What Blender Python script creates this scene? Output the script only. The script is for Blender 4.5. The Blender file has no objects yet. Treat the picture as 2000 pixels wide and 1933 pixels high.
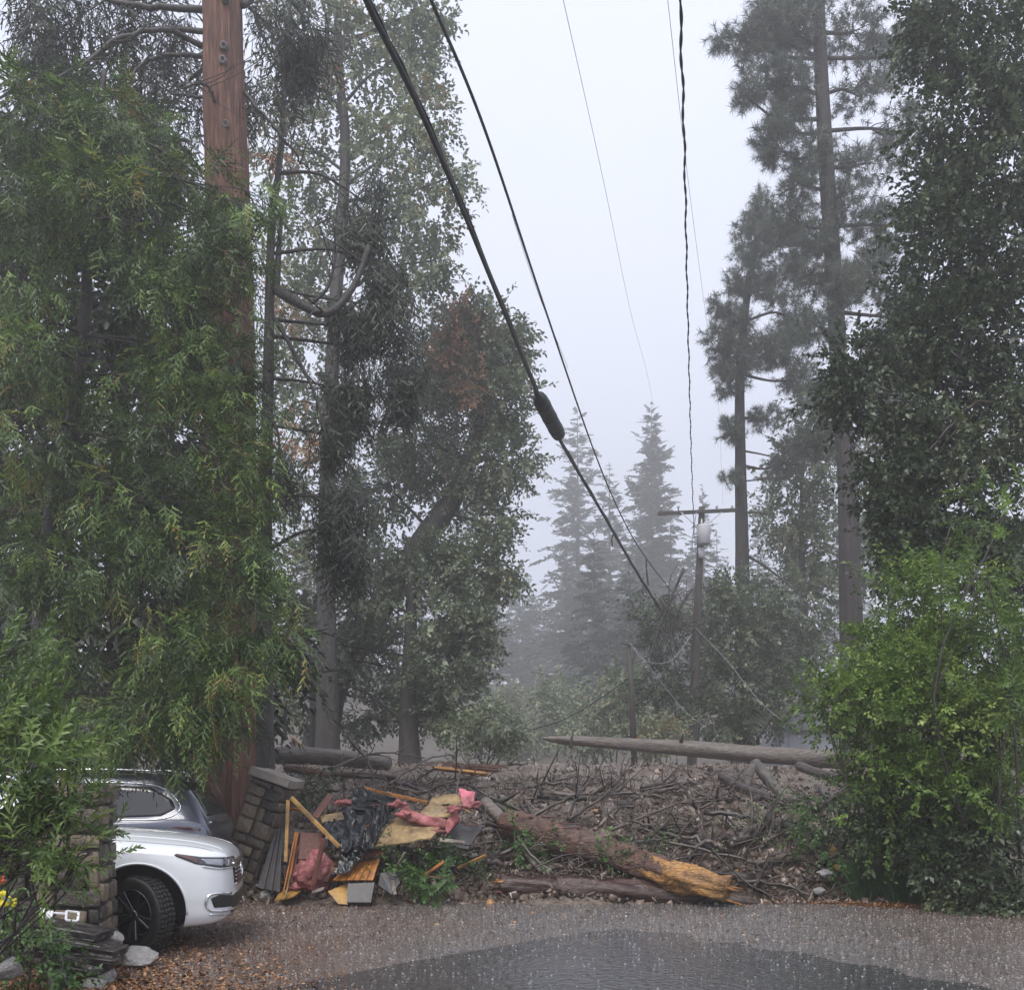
import bpy, bmesh, math, random
import numpy as np
from mathutils import Vector, Matrix
from mathutils.bvhtree import BVHTree

random.seed(7)
rng = np.random.default_rng(7)
scene = bpy.context.scene
COL = scene.collection
R = math.radians

# ------------------------------------------------------------------ camera
CAM_H, HOR, F = 1.80, 1515.0, 2000.0          # eye height, horizon row and focal length in photo pixels
cam_d = bpy.data.cameras.new('camera')
cam = bpy.data.objects.new('camera', cam_d)
COL.objects.link(cam)
cam.location = (0, 0, CAM_H)
cam.rotation_euler = (R(90), 0, 0)
cam_d.sensor_fit = 'HORIZONTAL'
cam_d.sensor_width = 36.0
cam_d.lens = 36.0
cam_d.shift_y = (HOR - 966.5) / 2000.0
cam_d.clip_start = 0.1
cam_d.clip_end = 2000
scene.camera = cam

# ------------------------------------------------------------------ sky and sun (overcast, raining)
SUN_EL, SUN_AZ = R(58), R(200)
world = bpy.data.worlds.new('World')
scene.world = world
world.use_nodes = True
nt = world.node_tree
nt.nodes.clear()
wo = nt.nodes.new('ShaderNodeOutputWorld')
bg = nt.nodes.new('ShaderNodeBackground')
bg.inputs['Strength'].default_value = 0.10
sky = nt.nodes.new('ShaderNodeTexSky')
sky.sky_type = 'NISHITA'
sky.sun_disc = False
sky.sun_elevation = SUN_EL
sky.sun_rotation = SUN_AZ
sky.dust_density = 4.0
tc = nt.nodes.new('ShaderNodeTexCoord')
nz_ = nt.nodes.new('ShaderNodeTexNoise')
nz_.inputs['Scale'].default_value = 1.6
nz_.inputs['Detail'].default_value = 4
cr = nt.nodes.new('ShaderNodeValToRGB')
cr.color_ramp.elements[0].position = 0.3
cr.color_ramp.elements[0].color = (0.74, 0.80, 1.02, 1)
cr.color_ramp.elements[1].position = 0.7
cr.color_ramp.elements[1].color = (0.82, 0.86, 1.01, 1)
mul = nt.nodes.new('ShaderNodeMix')
mul.data_type = 'RGBA'
mul.blend_type = 'MULTIPLY'
mul.inputs[0].default_value = 1.0
mul.inputs[7].default_value = (6.9, 6.9, 6.9, 1)
mx = nt.nodes.new('ShaderNodeMix')
mx.data_type = 'RGBA'
mx.inputs[0].default_value = 0.88
nt.links.new(tc.outputs['Generated'], nz_.inputs['Vector'])
nt.links.new(nz_.outputs['Fac'], cr.inputs['Fac'])
nt.links.new(cr.outputs['Color'], mul.inputs[6])
nt.links.new(sky.outputs['Color'], mx.inputs[6])
nt.links.new(mul.outputs[2], mx.inputs[7])
nt.links.new(mx.outputs[2], bg.inputs['Color'])
nt.links.new(bg.outputs['Background'], wo.inputs['Surface'])

sun_d = bpy.data.lights.new('sun', 'SUN')
sun_d.energy = 1.5
sun_d.angle = R(30)
sun_d.color = (1.0, 0.95, 0.87)
sun = bpy.data.objects.new('sun', sun_d)
COL.objects.link(sun)
sun.rotation_euler = (R(90) - SUN_EL, 0, math.pi - SUN_AZ)      # high behind the camera

vs = scene.view_settings
vs.view_transform = 'Standard'
vs.look = 'None'
vs.exposure = 1.12
vs.gamma = 1.0
vs.use_curve_mapping = False
cy = scene.cycles
cy.use_denoising = True
cy.max_bounces = 6
cy.diffuse_bounces = 3
cy.glossy_bounces = 3
cy.transmission_bounces = 3
cy.volume_bounces = 2
cy.transparent_max_bounces = 4
cy.caustics_reflective = False
cy.caustics_refractive = False


# ================================================================== helpers
def at(px, py, Y):
    """photo pixel + distance -> point"""
    return Vector(((px - 1000.0) * Y / F, Y, CAM_H + (HOR - py) * Y / F))


def tag(o, label=None, cat=None, group=None, kind=None):
    if label: o['label'] = label
    if cat: o['category'] = cat
    if group: o['group'] = group
    if kind: o['kind'] = kind
    return o


def link(name, me, mat=None, parent=None):
    o = bpy.data.objects.new(name, me)
    COL.objects.link(o)
    if mat is not None and not me.materials:
        me.materials.append(mat)
    if parent is not None:
        o.parent = parent
        if parent.name not in LOCAL:          # child geometry is given in world space
            o.matrix_parent_inverse = parent.matrix_basis.inverted()
    return o


LOCAL = set()


def empty(name, loc=(0, 0, 0), rz=0.0):
    o = bpy.data.objects.new(name, None)
    COL.objects.link(o)
    o.location = loc
    o.rotation_euler = (0, 0, rz)
    o.empty_display_size = 0.2
    return o


def npmesh(name, V, F3=None, F4=None, tint=None, smooth=False, mi=None):
    V = np.asarray(V, dtype=np.float32)
    n3 = 0 if F3 is None else len(F3)
    n4 = 0 if F4 is None else len(F4)
    me = bpy.data.meshes.new(name)
    me.vertices.add(len(V))
    me.vertices.foreach_set('co', V.ravel())
    loops, tot = [], []
    if n3:
        loops.append(np.asarray(F3, dtype=np.int32).ravel()); tot.append(np.full(n3, 3, np.int32))
    if n4:
        loops.append(np.asarray(F4, dtype=np.int32).ravel()); tot.append(np.full(n4, 4, np.int32))
    loops = np.concatenate(loops); tot = np.concatenate(tot)
    me.loops.add(len(loops))
    me.loops.foreach_set('vertex_index', loops)
    me.polygons.add(len(tot))
    st = np.zeros(len(tot), np.int32)
    st[1:] = np.cumsum(tot)[:-1]
    me.polygons.foreach_set('loop_start', st)
    me.polygons.foreach_set('loop_total', tot)
    if smooth:
        me.polygons.foreach_set('use_smooth', np.ones(len(tot), bool))
    if mi is not None:
        me.polygons.foreach_set('material_index', np.asarray(mi, np.int32))
    if tint is not None:
        a = me.attributes.new('tint', 'FLOAT', 'FACE')
        a.data.foreach_set('value', np.asarray(tint, np.float32))
    me.update(calc_edges=True)
    return me


class Geo:
    """collects quads and tris"""
    def __init__(s):
        s.V, s.F4, s.F3, s.n, s.t4, s.t3 = [], [], [], 0, [], []

    def add(s, V, F4=None, F3=None, t=0.5):
        V = np.asarray(V, np.float32).reshape(-1, 3)
        if F4 is not None and len(F4):
            F4 = np.asarray(F4, np.int32).reshape(-1, 4)
            s.F4.append(F4 + s.n); s.t4.append(np.broadcast_to(np.asarray(t, np.float32), (len(F4),)))
        if F3 is not None and len(F3):
            F3 = np.asarray(F3, np.int32).reshape(-1, 3)
            s.F3.append(F3 + s.n); s.t3.append(np.broadcast_to(np.asarray(t, np.float32), (len(F3),)))
        s.V.append(V); s.n += len(V)

    def mesh(s, name, smooth=False):
        V = np.concatenate(s.V)
        F4 = np.concatenate(s.F4) if s.F4 else None
        F3 = np.concatenate(s.F3) if s.F3 else None
        t = np.concatenate(s.t3 + s.t4)
        return npmesh(name, V, F3, F4, t, smooth)

    def build(s, name, mat, parent=None, smooth=False):
        return link(name, s.mesh(name, smooth), mat, parent)


# cheap smooth noise (sum of random sines)
def make_noise(seed, octaves=4, freq=1.0, gain=0.5, n=5):
    r = np.random.default_rng(seed)
    ks, ph, am = [], [], []
    a, f = 1.0, freq
    for _ in range(octaves):
        for _ in range(n):
            d = r.normal(size=3); d /= np.linalg.norm(d)
            ks.append(d * f * r.uniform(0.7, 1.4)); ph.append(r.uniform(0, 6.28)); am.append(a / n ** 0.5)
        a *= gain; f *= 2.1
    ks, ph, am = np.array(ks), np.array(ph), np.array(am)

    def fn(p):
        p = np.asarray(p, float)
        return (np.sin(p @ ks.T * 6.28 + ph) * am).sum(-1)
    return fn


def smooth_path(pts, n):
    """Catmull-Rom through pts"""
    P = np.array([list(p) for p in pts], float)
    if len(P) == 2:
        t = np.linspace(0, 1, n)[:, None]
        return P[0] * (1 - t) + P[1] * t
    E = np.vstack([2 * P[0] - P[1], P, 2 * P[-1] - P[-2]])
    u = np.linspace(0, len(P) - 1, n)
    i = np.minimum(u.astype(int), len(P) - 2)
    f = (u - i)[:, None]
    p0, p1, p2, p3 = E[i], E[i + 1], E[i + 2], E[i + 3]
    return 0.5 * (2 * p1 + (p2 - p0) * f + (2 * p0 - 5 * p1 + 4 * p2 - p3) * f ** 2 + (3 * p1 - p0 - 3 * p2 + p3) * f ** 3)


def tube(g, path, rad, sides=8, t=0.5, rough=0.0, caps=True, seed=0, flute=0.0, nfl=9):
    path = np.asarray(path, float)
    n = len(path)
    rad = np.broadcast_to(np.asarray(rad, float), (n,))
    T = np.gradient(path, axis=0)
    T /= np.linalg.norm(T, axis=1)[:, None] + 1e-9
    ref = np.array([0, 0, 1.0]) if abs(T[0, 2]) < 0.9 else np.array([1.0, 0, 0])
    X = np.zeros_like(path); Yv = np.zeros_like(path)
    x = np.cross(T[0], ref); x /= np.linalg.norm(x)
    for i in range(n):
        x = x - T[i] * (x @ T[i]); x /= np.linalg.norm(x) + 1e-9
        X[i] = x; Yv[i] = np.cross(T[i], x)
    a = np.linspace(0, 2 * np.pi, sides, endpoint=False)
    rr = np.repeat(rad[:, None], sides, 1)
    if rough or flute:
        r = np.random.default_rng(seed)
        ph = r.uniform(0, 6.28, 6)
        li = np.linspace(0, 1, n)[:, None] * n
        if flute:
            fl = sum(np.sin(a[None] * k + ph[j] + li * 0.13 * (j - 2)) / (1 + .4 * j) for j, k in enumerate((nfl, nfl * 2 + 1, nfl * 3 - 2, 5)))
            rr = rr * (1 + flute * fl)
        if rough:
            rr = rr * (1 + rough * r.normal(size=rr.shape))
    V = path[:, None] + rr[..., None] * (np.cos(a)[None, :, None] * X[:, None] + np.sin(a)[None, :, None] * Yv[:, None])
    V = V.reshape(-1, 3)
    i = np.arange(n - 1)[:, None] * sides
    j = np.arange(sides)[None]
    j2 = (j + 1) % sides
    Fq = np.stack([i + j, i + j2, i + sides + j2, i + sides + j], -1).reshape(-1, 4)
    if caps:
        V = np.vstack([V, path[0], path[-1]])
        k = n * sides
        jj = np.arange(sides); jn = (jj + 1) % sides
        F3 = np.vstack([np.stack([np.full(sides, k), jn, jj], -1),
                        np.stack([np.full(sides, k + 1), (n - 1) * sides + jj, (n - 1) * sides + jn], -1)])
    else:
        F3 = None
    g.add(V, Fq, F3, t)


BOXF = np.array([[0, 3, 2, 1], [4, 5, 6, 7], [0, 1, 5, 4], [1, 2, 6, 5], [2, 3, 7, 6], [3, 0, 4, 7]])


def box_v(sx, sy, sz):
    return np.array([[-sx, -sy, -sz], [sx, -sy, -sz], [sx, sy, -sz], [-sx, sy, -sz], [-sx, -sy, sz], [sx, -sy, sz], [sx, sy, sz], [-sx, sy, sz]]) / 2.0


def bm_obj(name, fn, mat, parent=None, smooth=False):
    bm = bmesh.new()
    fn(bm)
    me = bpy.data.meshes.new(name)
    bm.to_mesh(me); bm.free()
    if smooth:
        for p in me.polygons: p.use_smooth = True
    return link(name, me, mat, parent)


def beam(name, p, q, w, h, mat, parent=None, bev=0.004, roll=0.0):
    """a sawn board from p to q"""
    p, q = Vector(p), Vector(q)
    d = q - p
    L = d.length

    def fn(bm):
        bmesh.ops.create_cube(bm, size=1.0)
        for v in bm.verts:
            v.co = Vector((v.co.x * w, v.co.y * L, v.co.z * h))
        bmesh.ops.bevel(bm, geom=bm.edges[:], offset=min(bev, w * .2, h * .2), segments=1, affect='EDGES')
    o = bm_obj(name, fn, mat, parent)
    o.rotation_mode = 'QUATERNION'
    o.rotation_quaternion = d.to_track_quat('Y', 'Z') @ Matrix.Rotation(roll, 3, 'Y').to_quaternion()
    o.location = (p + q) / 2
    return o


def panel(name, pts, th, mat, parent=None, bump=0.0, seed=0, cuts=0, smooth=False):
    """a sheet with real thickness through the given corner points"""
    def fn(bm):
        vs_ = [bm.verts.new(p) for p in pts]
        f = bm.faces.new(vs_)
        bm.normal_update()
        if cuts:
            bmesh.ops.triangulate(bm, faces=[f])
            bmesh.ops.subdivide_edges(bm, edges=bm.edges[:], cuts=cuts, use_grid_fill=True)
            nf = make_noise(seed, 3, 1.4, 0.6)
            bm.normal_update()
            for v in bm.verts:
                v.co = v.co + v.normal * float(nf(np.array(v.co))) * bump
        bm.normal_update()
        geom = bm.faces[:]
        nrm = {v: v.normal.copy() for v in bm.verts}
        ret = bmesh.ops.extrude_face_region(bm, geom=geom)
        for v in [e for e in ret['geom'] if isinstance(e, bmesh.types.BMVert)]:
            pass
        new = [e for e in ret['geom'] if isinstance(e, bmesh.types.BMVert)]
        bm.normal_update()
        n0 = (Vector(pts[1]) - Vector(pts[0])).cross(Vector(pts[2]) - Vector(pts[0])).normalized()
        for v in new:
            v.co = v.co + n0 * th
        bmesh.ops.recalc_face_normals(bm, faces=bm.faces[:])
    return bm_obj(name, fn, mat, parent, smooth)


# ================================================================== materials
def newmat(name):
    m = bpy.data.materials.new(name)
    m.use_nodes = True
    n = m.node_tree
    b = n.nodes['Principled BSDF']
    return m, n, b


def node(n, t, **kw):
    x = n.nodes.new(t)
    for k, v in kw.items():
        if k in x.inputs.keys() if hasattr(x.inputs, 'keys') else False:
            x.inputs[k].default_value = v
        else:
            setattr(x, k, v)
    return x


def ramp(n, cols, pos=None, interp='LINEAR'):
    r = n.nodes.new('ShaderNodeValToRGB')
    r.color_ramp.interpolation = interp
    el = r.color_ramp.elements
    k = len(cols)
    pos = pos or [i / (k - 1) for i in range(k)]
    while len(el) < k: el.new(0.5)
    for e, c, p in zip(el, cols, pos):
        e.position = p
        e.color = (c[0], c[1], c[2], 1)
    return r


def surf(name, cols, scale=6.0, stretch=(1, 1, 1), rough=0.6, bump=0.3, bscale=30.0, detail=6, metallic=0.0, spec=0.5, pos=None, coat=0.0, rand=0.0, dist=0.02, bstretch=None, dirt=0.0):
    m, n, b = newmat(name)
    tcn = n.nodes.new('ShaderNodeTexCoord')
    mp = n.nodes.new('ShaderNodeMapping')
    mp.inputs['Scale'].default_value = stretch
    n.links.new(tcn.outputs['Object'], mp.inputs['Vector'])
    nz = node(n, 'ShaderNodeTexNoise')
    nz.inputs['Scale'].default_value = scale
    nz.inputs['Detail'].default_value = detail
    nz.inputs['Roughness'].default_value = 0.65
    n.links.new(mp.outputs['Vector'], nz.inputs['Vector'])
    r = ramp(n, cols, pos or [0.25 + 0.5 * i / (len(cols) - 1) for i in range(len(cols))])
    if rand:
        oi = n.nodes.new('ShaderNodeObjectInfo')
        ma = n.nodes.new('ShaderNodeMath'); ma.operation = 'MULTIPLY_ADD'
        ma.inputs[1].default_value = rand; ma.inputs[2].default_value = -rand / 2
        ad = n.nodes.new('ShaderNodeMath'); ad.operation = 'ADD'
        n.links.new(oi.outputs['Random'], ma.inputs[0])
        n.links.new(ma.outputs[0], ad.inputs[0])
        n.links.new(nz.outputs['Fac'], ad.inputs[1])
        n.links.new(ad.outputs[0], r.inputs['Fac'])
    else:
        n.links.new(nz.outputs['Fac'], r.inputs['Fac'])
    if dirt:                      # mud stains
        dn = node(n, 'ShaderNodeTexNoise'); dn.inputs['Scale'].default_value = 3.2; dn.inputs['Detail'].default_value = 9; dn.inputs['Roughness'].default_value = .7
        n.links.new(tcn.outputs['Object'], dn.inputs['Vector'])
        dr = ramp(n, [(0, 0, 0), (dirt, dirt, dirt)], [.44, .62])
        n.links.new(dn.outputs['Fac'], dr.inputs['Fac'])
        dm = n.nodes.new('ShaderNodeMix'); dm.data_type = 'RGBA'
        n.links.new(dr.outputs['Color'], dm.inputs[0]); n.links.new(r.outputs['Color'], dm.inputs[6]); dm.inputs[7].default_value = (.06, .04, .03, 1)
        n.links.new(dm.outputs[2], b.inputs['Base Color'])
    else:
        n.links.new(r.outputs['Color'], b.inputs['Base Color'])
    b.inputs['Roughness'].default_value = rough
    b.inputs['Metallic'].default_value = metallic
    b.inputs['Specular IOR Level'].default_value = spec
    b.inputs['Coat Weight'].default_value = coat
    b.inputs['Coat Roughness'].default_value = 0.15
    if bump:
        n2 = node(n, 'ShaderNodeTexNoise')
        n2.inputs['Scale'].default_value = bscale
        n2.inputs['Detail'].default_value = 5
        if bstretch:
            mp2 = n.nodes.new('ShaderNodeMapping'); mp2.inputs['Scale'].default_value = bstretch
            n.links.new(tcn.outputs['Object'], mp2.inputs['Vector']); n.links.new(mp2.outputs['Vector'], n2.inputs['Vector'])
        else:
            n.links.new(mp.outputs['Vector'], n2.inputs['Vector'])
        bp = n.nodes.new('ShaderNodeBump')
        bp.inputs['Strength'].default_value = bump
        bp.inputs['Distance'].default_value = dist
        n.links.new(n2.outputs['Fac'], bp.inputs['Height'])
        n.links.new(bp.outputs['Normal'], b.inputs['Normal'])
    return m


def leafmat(name, cols, rough=0.42, trans=0.25, pos=None, spec=0.5):
    m, n, b = newmat(name)
    at_ = n.nodes.new('ShaderNodeAttribute'); at_.attribute_name = 'tint'
    r = ramp(n, cols, pos)
    n.links.new(at_.outputs['Fac'], r.inputs['Fac'])
    n.links.new(r.outputs['Color'], b.inputs['Base Color'])
    b.inputs['Roughness'].default_value = rough
    b.inputs['Specular IOR Level'].default_value = spec
    if trans:
        tr = n.nodes.new('ShaderNodeBsdfTranslucent')
        n.links.new(r.outputs['Color'], tr.inputs['Color'])
        mix = n.nodes.new('ShaderNodeMixShader'); mix.inputs[0].default_value = trans
        out = n.nodes['Material Output']
        n.links.new(b.outputs[0], mix.inputs[1]); n.links.new(tr.outputs[0], mix.inputs[2])
        n.links.new(mix.outputs[0], out.inputs['Surface'])
    return m


def tintmat(name, cols, rough=0.6, pos=None, bump=0.0, bscale=40):
    m, n, b = newmat(name)
    at_ = n.nodes.new('ShaderNodeAttribute'); at_.attribute_name = 'tint'
    r = ramp(n, cols, pos)
    n.links.new(at_.outputs['Fac'], r.inputs['Fac'])
    n.links.new(r.outputs['Color'], b.inputs['Base Color'])
    b.inputs['Roughness'].default_value = rough
    return m


def plain(name, col, rough=0.5, metallic=0.0, coat=0.0, spec=0.5):
    m, n, b = newmat(name)
    b.inputs['Base Color'].default_value = (*col, 1)
    b.inputs['Roughness'].default_value = rough
    b.inputs['Metallic'].default_value = metallic
    b.inputs['Coat Weight'].default_value = coat
    b.inputs['Coat Roughness'].default_value = 0.05
    b.inputs['Specular IOR Level'].default_value = spec
    return m


M = {}
M['cedar_leaf'] = leafmat('cedar_foliage', [(.028, .044, .02), (.07, .12, .035), (.15, .24, .06), (.28, .40, .09), (.30, .22, .075), (.36, .20, .07)], pos=[0, .3, .6, .84, .93, 1])
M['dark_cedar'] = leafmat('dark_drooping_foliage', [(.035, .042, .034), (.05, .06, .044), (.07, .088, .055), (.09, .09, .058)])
M['oak_leaf'] = leafmat('oak_foliage', [(.08, .105, .068), (.15, .19, .115), (.24, .285, .17), (.34, .38, .24), (.34, .19, .09)], pos=[0, .35, .7, .93, 1], rough=.35)
M['oak_dark'] = leafmat('dark_oak_foliage', [(.035, .052, .03), (.065, .095, .048), (.11, .15, .075), (.22, .25, .14)], pos=[0, .4, .8, 1], rough=.33)
M['rusty_leaf'] = leafmat('rusty_foliage', [(.24, .12, .06), (.38, .20, .11), (.46, .30, .18), (.2, .19, .11)])
M['bright_leaf'] = leafmat('bright_shrub_foliage', [(.05, .09, .02), (.10, .18, .03), (.19, .30, .055), (.32, .41, .11)], trans=.35)
M['lance_leaf'] = leafmat('willow_foliage', [(.045, .08, .025), (.09, .15, .04), (.16, .25, .06), (.27, .33, .10)], trans=.3, rough=.35)
M['pine_needle'] = leafmat('pine_needles', [(.055, .072, .06), (.085, .11, .08), (.12, .145, .10), (.16, .14, .10)], trans=.15, rough=.5)
M['fir_needle'] = leafmat('fir_needles', [(.04, .055, .05), (.055, .08, .06), (.08, .11, .075)], trans=.15, rough=.5)
M['grass'] = leafmat('wet_grass', [(.03, .065, .03), (.06, .13, .055), (.11, .20, .085), (.19, .26, .11)], trans=.25)
M['ivy'] = leafmat('groundcover', [(.03, .07, .02), (.06, .13, .03), (.10, .20, .05), (.16, .2, .1)], trans=.25)
M['bark_red'] = surf('red_cedar_bark', [(.035, .019, .015), (.10, .045, .031), (.19, .088, .058), (.30, .185, .135)], scale=3.0, stretch=(7, 7, .45), rough=.7, bump=1.0, bscale=7, dist=.06)
M['bark_dark'] = surf('dark_wet_bark', [(.018, .016, .015), (.04, .035, .032), (.075, .065, .06)], scale=4, stretch=(3, 3, .6), rough=.6, bump=.8, bscale=9, dist=.03)
M['bark_pine'] = surf('pine_bark', [(.011, .009, .009), (.025, .02, .0195), (.055, .044, .042)], scale=3, stretch=(2.5, 2.5, .6), rough=.7, bump=.9, bscale=6, dist=.04)
M['bark_grey'] = surf('grey_oak_bark', [(.05, .045, .04), (.10, .09, .08), (.18, .165, .15)], scale=4, stretch=(2, 2, .8), rough=.65, bump=.6, bscale=10, dist=.03)
M['bark_branch'] = surf('wet_branch_bark', [(.016, .012, .010), (.045, .033, .027), (.11, .085, .07)], scale=7, rough=.3, bump=.5, bscale=24, rand=.35, dist=.01)
M['log_brown'] = surf('wet_log_bark', [(.03, .015, .011), (.10, .045, .03), (.20, .10, .07)], scale=5, stretch=(5, .7, 5), rough=.45, bump=.9, bscale=10, dist=.03)
M['log_grey'] = surf('weathered_log', [(.06, .048, .042), (.14, .115, .10), (.25, .21, .185)], scale=5, stretch=(4, .6, 4), rough=.5, bump=.7, bscale=10, dist=.02)
M['wood_fresh'] = surf('fresh_split_wood', [(.14, .05, .015), (.36, .15, .03), (.55, .28, .075), (.62, .40, .15)], scale=4, stretch=(8, .8, 8), rough=.45, bump=.9, bscale=9, dist=.02, dirt=.7)
M['wood_fresh_x'] = surf('fresh_split_wood_grain', [(.07, .026, .010), (.28, .125, .03), (.50, .27, .08), (.64, .44, .19)], scale=5, stretch=(.7, 7, 7), rough=.4, bump=1.0, bscale=6, dist=.03, dirt=.7)
M['log_brown_x'] = surf('wet_log_bark_grain', [(.022, .011, .009), (.075, .034, .024), (.15, .075, .052), (.24, .15, .11)], scale=5, stretch=(.8, 5, 5), rough=.35, bump=1.0, bscale=7, dist=.04, dirt=.7)
M['log_grey_x'] = surf('weathered_log_grain', [(.05, .042, .037), (.13, .11, .095), (.27, .235, .21)], scale=6, stretch=(.45, 5, 5), rough=.45, bump=.8, bscale=8, dist=.03)
M['red_wood_x'] = surf('reddish_timber_grain', [(.013, .008, .007), (.042, .019, .015), (.10, .048, .037)], scale=4, stretch=(.6, 6, 6), rough=.3, bump=.7, bscale=9, dist=.02)
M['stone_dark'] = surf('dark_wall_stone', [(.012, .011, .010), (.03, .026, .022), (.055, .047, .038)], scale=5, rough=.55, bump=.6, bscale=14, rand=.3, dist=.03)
M['yellow_wood'] = surf('yellow_pine_lumber', [(.34, .17, .04), (.50, .28, .07), (.60, .38, .12)], scale=5, stretch=(8, .6, 8), rough=.45, bump=.2, bscale=30, dirt=.7)
M['orange_wood'] = surf('orange_stained_boards', [(.25, .085, .018), (.42, .16, .032), (.52, .23, .05)], scale=4, stretch=(7, .7, 7), rough=.35, bump=.2, bscale=30, dirt=.7)
M['red_wood'] = surf('reddish_timber', [(.05, .018, .013), (.13, .045, .032), (.22, .09, .065)], scale=4, stretch=(7, .6, 7), rough=.42, bump=.4, bscale=20)
M['grey_board'] = surf('weathered_grey_board', [(.16, .135, .115), (.27, .235, .20), (.38, .34, .30)], scale=5, stretch=(6, .7, 6), rough=.55, bump=.4, bscale=20, dirt=.7)
M['plywood'] = surf('tan_plywood', [(.22, .145, .065), (.36, .25, .115), (.45, .33, .17)], scale=5, stretch=(4, 1, 4), rough=.5, bump=.25, bscale=25, dirt=.7)
M['tarp'] = surf('black_plastic_sheet', [(.007, .008, .010), (.013, .014, .017)], scale=3, rough=.2, bump=.35, bscale=4, spec=.5, dist=.05)
M['roofing'] = surf('dark_roofing_sheet', [(.03, .031, .035), (.055, .057, .062), (.085, .088, .095)], scale=12, rough=.4, bump=.3, bscale=60, dirt=.7)
M['insulation'] = surf('pink_insulation', [(.22, .07, .07), (.42, .15, .155), (.58, .29, .29)], scale=7, rough=.95, bump=1.0, bscale=16, spec=.1, dist=.03, dirt=.7)
M['pink_foam'] = surf('pink_foam', [(.55, .13, .19), (.70, .22, .28)], scale=7, rough=.7, bump=.5, bscale=16, dirt=.7)
M['stone'] = surf('wall_stone', [(.035, .031, .027), (.085, .071, .058), (.155, .122, .09), (.23, .175, .12)], scale=5, rough=.5, bump=.6, bscale=14, rand=.42, dist=.03)
M['mortar'] = surf('mortar', [(.04, .038, .035), (.075, .07, .065)], scale=9, rough=.8, bump=.5)
M['cap'] = surf('capstone', [(.19, .165, .14), (.29, .255, .22), (.40, .36, .32)], scale=6, rough=.5, bump=.5, bscale=18)
M['rock'] = surf('pale_rock', [(.14, .13, .125), (.30, .29, .28), (.48, .46, .45)], scale=6, rough=.55, bump=.7, bscale=16, rand=.3, dist=.03)
M['slab'] = surf('dark_wet_slab', [(.014, .012, .012), (.032, .028, .027), (.07, .062, .058)], scale=5, rough=.3, bump=.7, bscale=14, dist=.03)
M['car_white'] = plain('white_car_paint', (.72, .75, .77), rough=.28, coat=1.0)
M['car_grey'] = plain('grey_car_paint', (.10, .108, .14), rough=.3, metallic=.55, coat=1.0)
M['glass'] = plain('dark_car_glass', (.012, .014, .016), rough=.04, spec=.8)
M['chrome'] = plain('chrome', (.75, .76, .78), rough=.12, metallic=1.0)
M['black_plastic'] = plain('black_trim', (.012, .012, .013), rough=.45)
M['tyre'] = surf('tyre_rubber', [(.010, .010, .010), (.02, .02, .02)], scale=20, rough=.6, bump=.3)
M['rim'] = plain('dark_alloy', (.10, .10, .11), rough=.25, metallic=.9)
M['lens_clear'] = plain('lamp_lens', (.30, .32, .35), rough=.05, metallic=.6, coat=1)
M['lens_dark'] = plain('lamp_dark_inner', (.03, .03, .035), rough=.1, coat=1)
M['lens_amber'] = plain('lamp_amber', (.10, .035, .03), rough=.15, coat=1)
M['lens_red'] = plain('tail_lamp', (.06, .012, .014), rough=.12, coat=1)
M['cable'] = plain('black_cable', (.012, .016, .02), rough=.5)
M['cable_thin'] = plain('thin_wire', (.22, .23, .26), rough=.5)
M['wire_pale'] = plain('pale_wire', (.24, .245, .26), rough=.35)
M['pole'] = surf('pole_wood', [(.025, .022, .020), (.055, .047, .042), (.09, .08, .07)], scale=4, stretch=(5, 5, .4), rough=.6, bump=.4)
M['steel'] = plain('painted_grey_steel', (.52, .53, .56), rough=.45)
M['white_metal'] = plain('white_metal', (.68, .68, .72), rough=.35)
M['yellow'] = plain('yellow_plastic', (.75, .62, .03), rough=.5)
M['red'] = plain('red_petal', (.55, .06, .02), rough=.5)
M['shed_wall'] = surf('pale_shed_wall', [(.36, .36, .42), (.46, .46, .52)], scale=4, rough=.6, bump=.1)
M['shed_roof'] = surf('grey_shed_roof', [(.14, .14, .15), (.22, .22, .24)], scale=6, rough=.4, bump=.2)
M['litter'] = tintmat('debris_bits', [(.03, .021, .016), (.11, .078, .06), (.24, .18, .145), (.36, .30, .255), (.50, .45, .40), (.48, .24, .09)], rough=.3, pos=[0, .3, .6, .82, .95, 1])
M['gravel'] = tintmat('gravel_bits', [(.04, .033, .028), (.11, .094, .084), (.20, .178, .165), (.32, .295, .28)], rough=.32, pos=[0, .4, .75, 1])
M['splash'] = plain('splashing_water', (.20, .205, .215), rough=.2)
M['fallen_leaf'] = tintmat('fallen_leaves', [(.10, .045, .02), (.22, .10, .04), (.36, .18, .075), (.42, .28, .14)], rough=.5)


def ground_mat():
    return surf('forest_floor', [(.035, .026, .02), (.075, .058, .043), (.11, .10, .06)], scale=1.5, rough=.7, bump=.6, bscale=12)


def mud_mat():
    m = surf('mud', [(.05, .037, .029), (.16, .125, .10), (.30, .25, .21)], scale=7, rough=.33, bump=1.0, bscale=22, detail=9, dist=.06)
    return m


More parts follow.
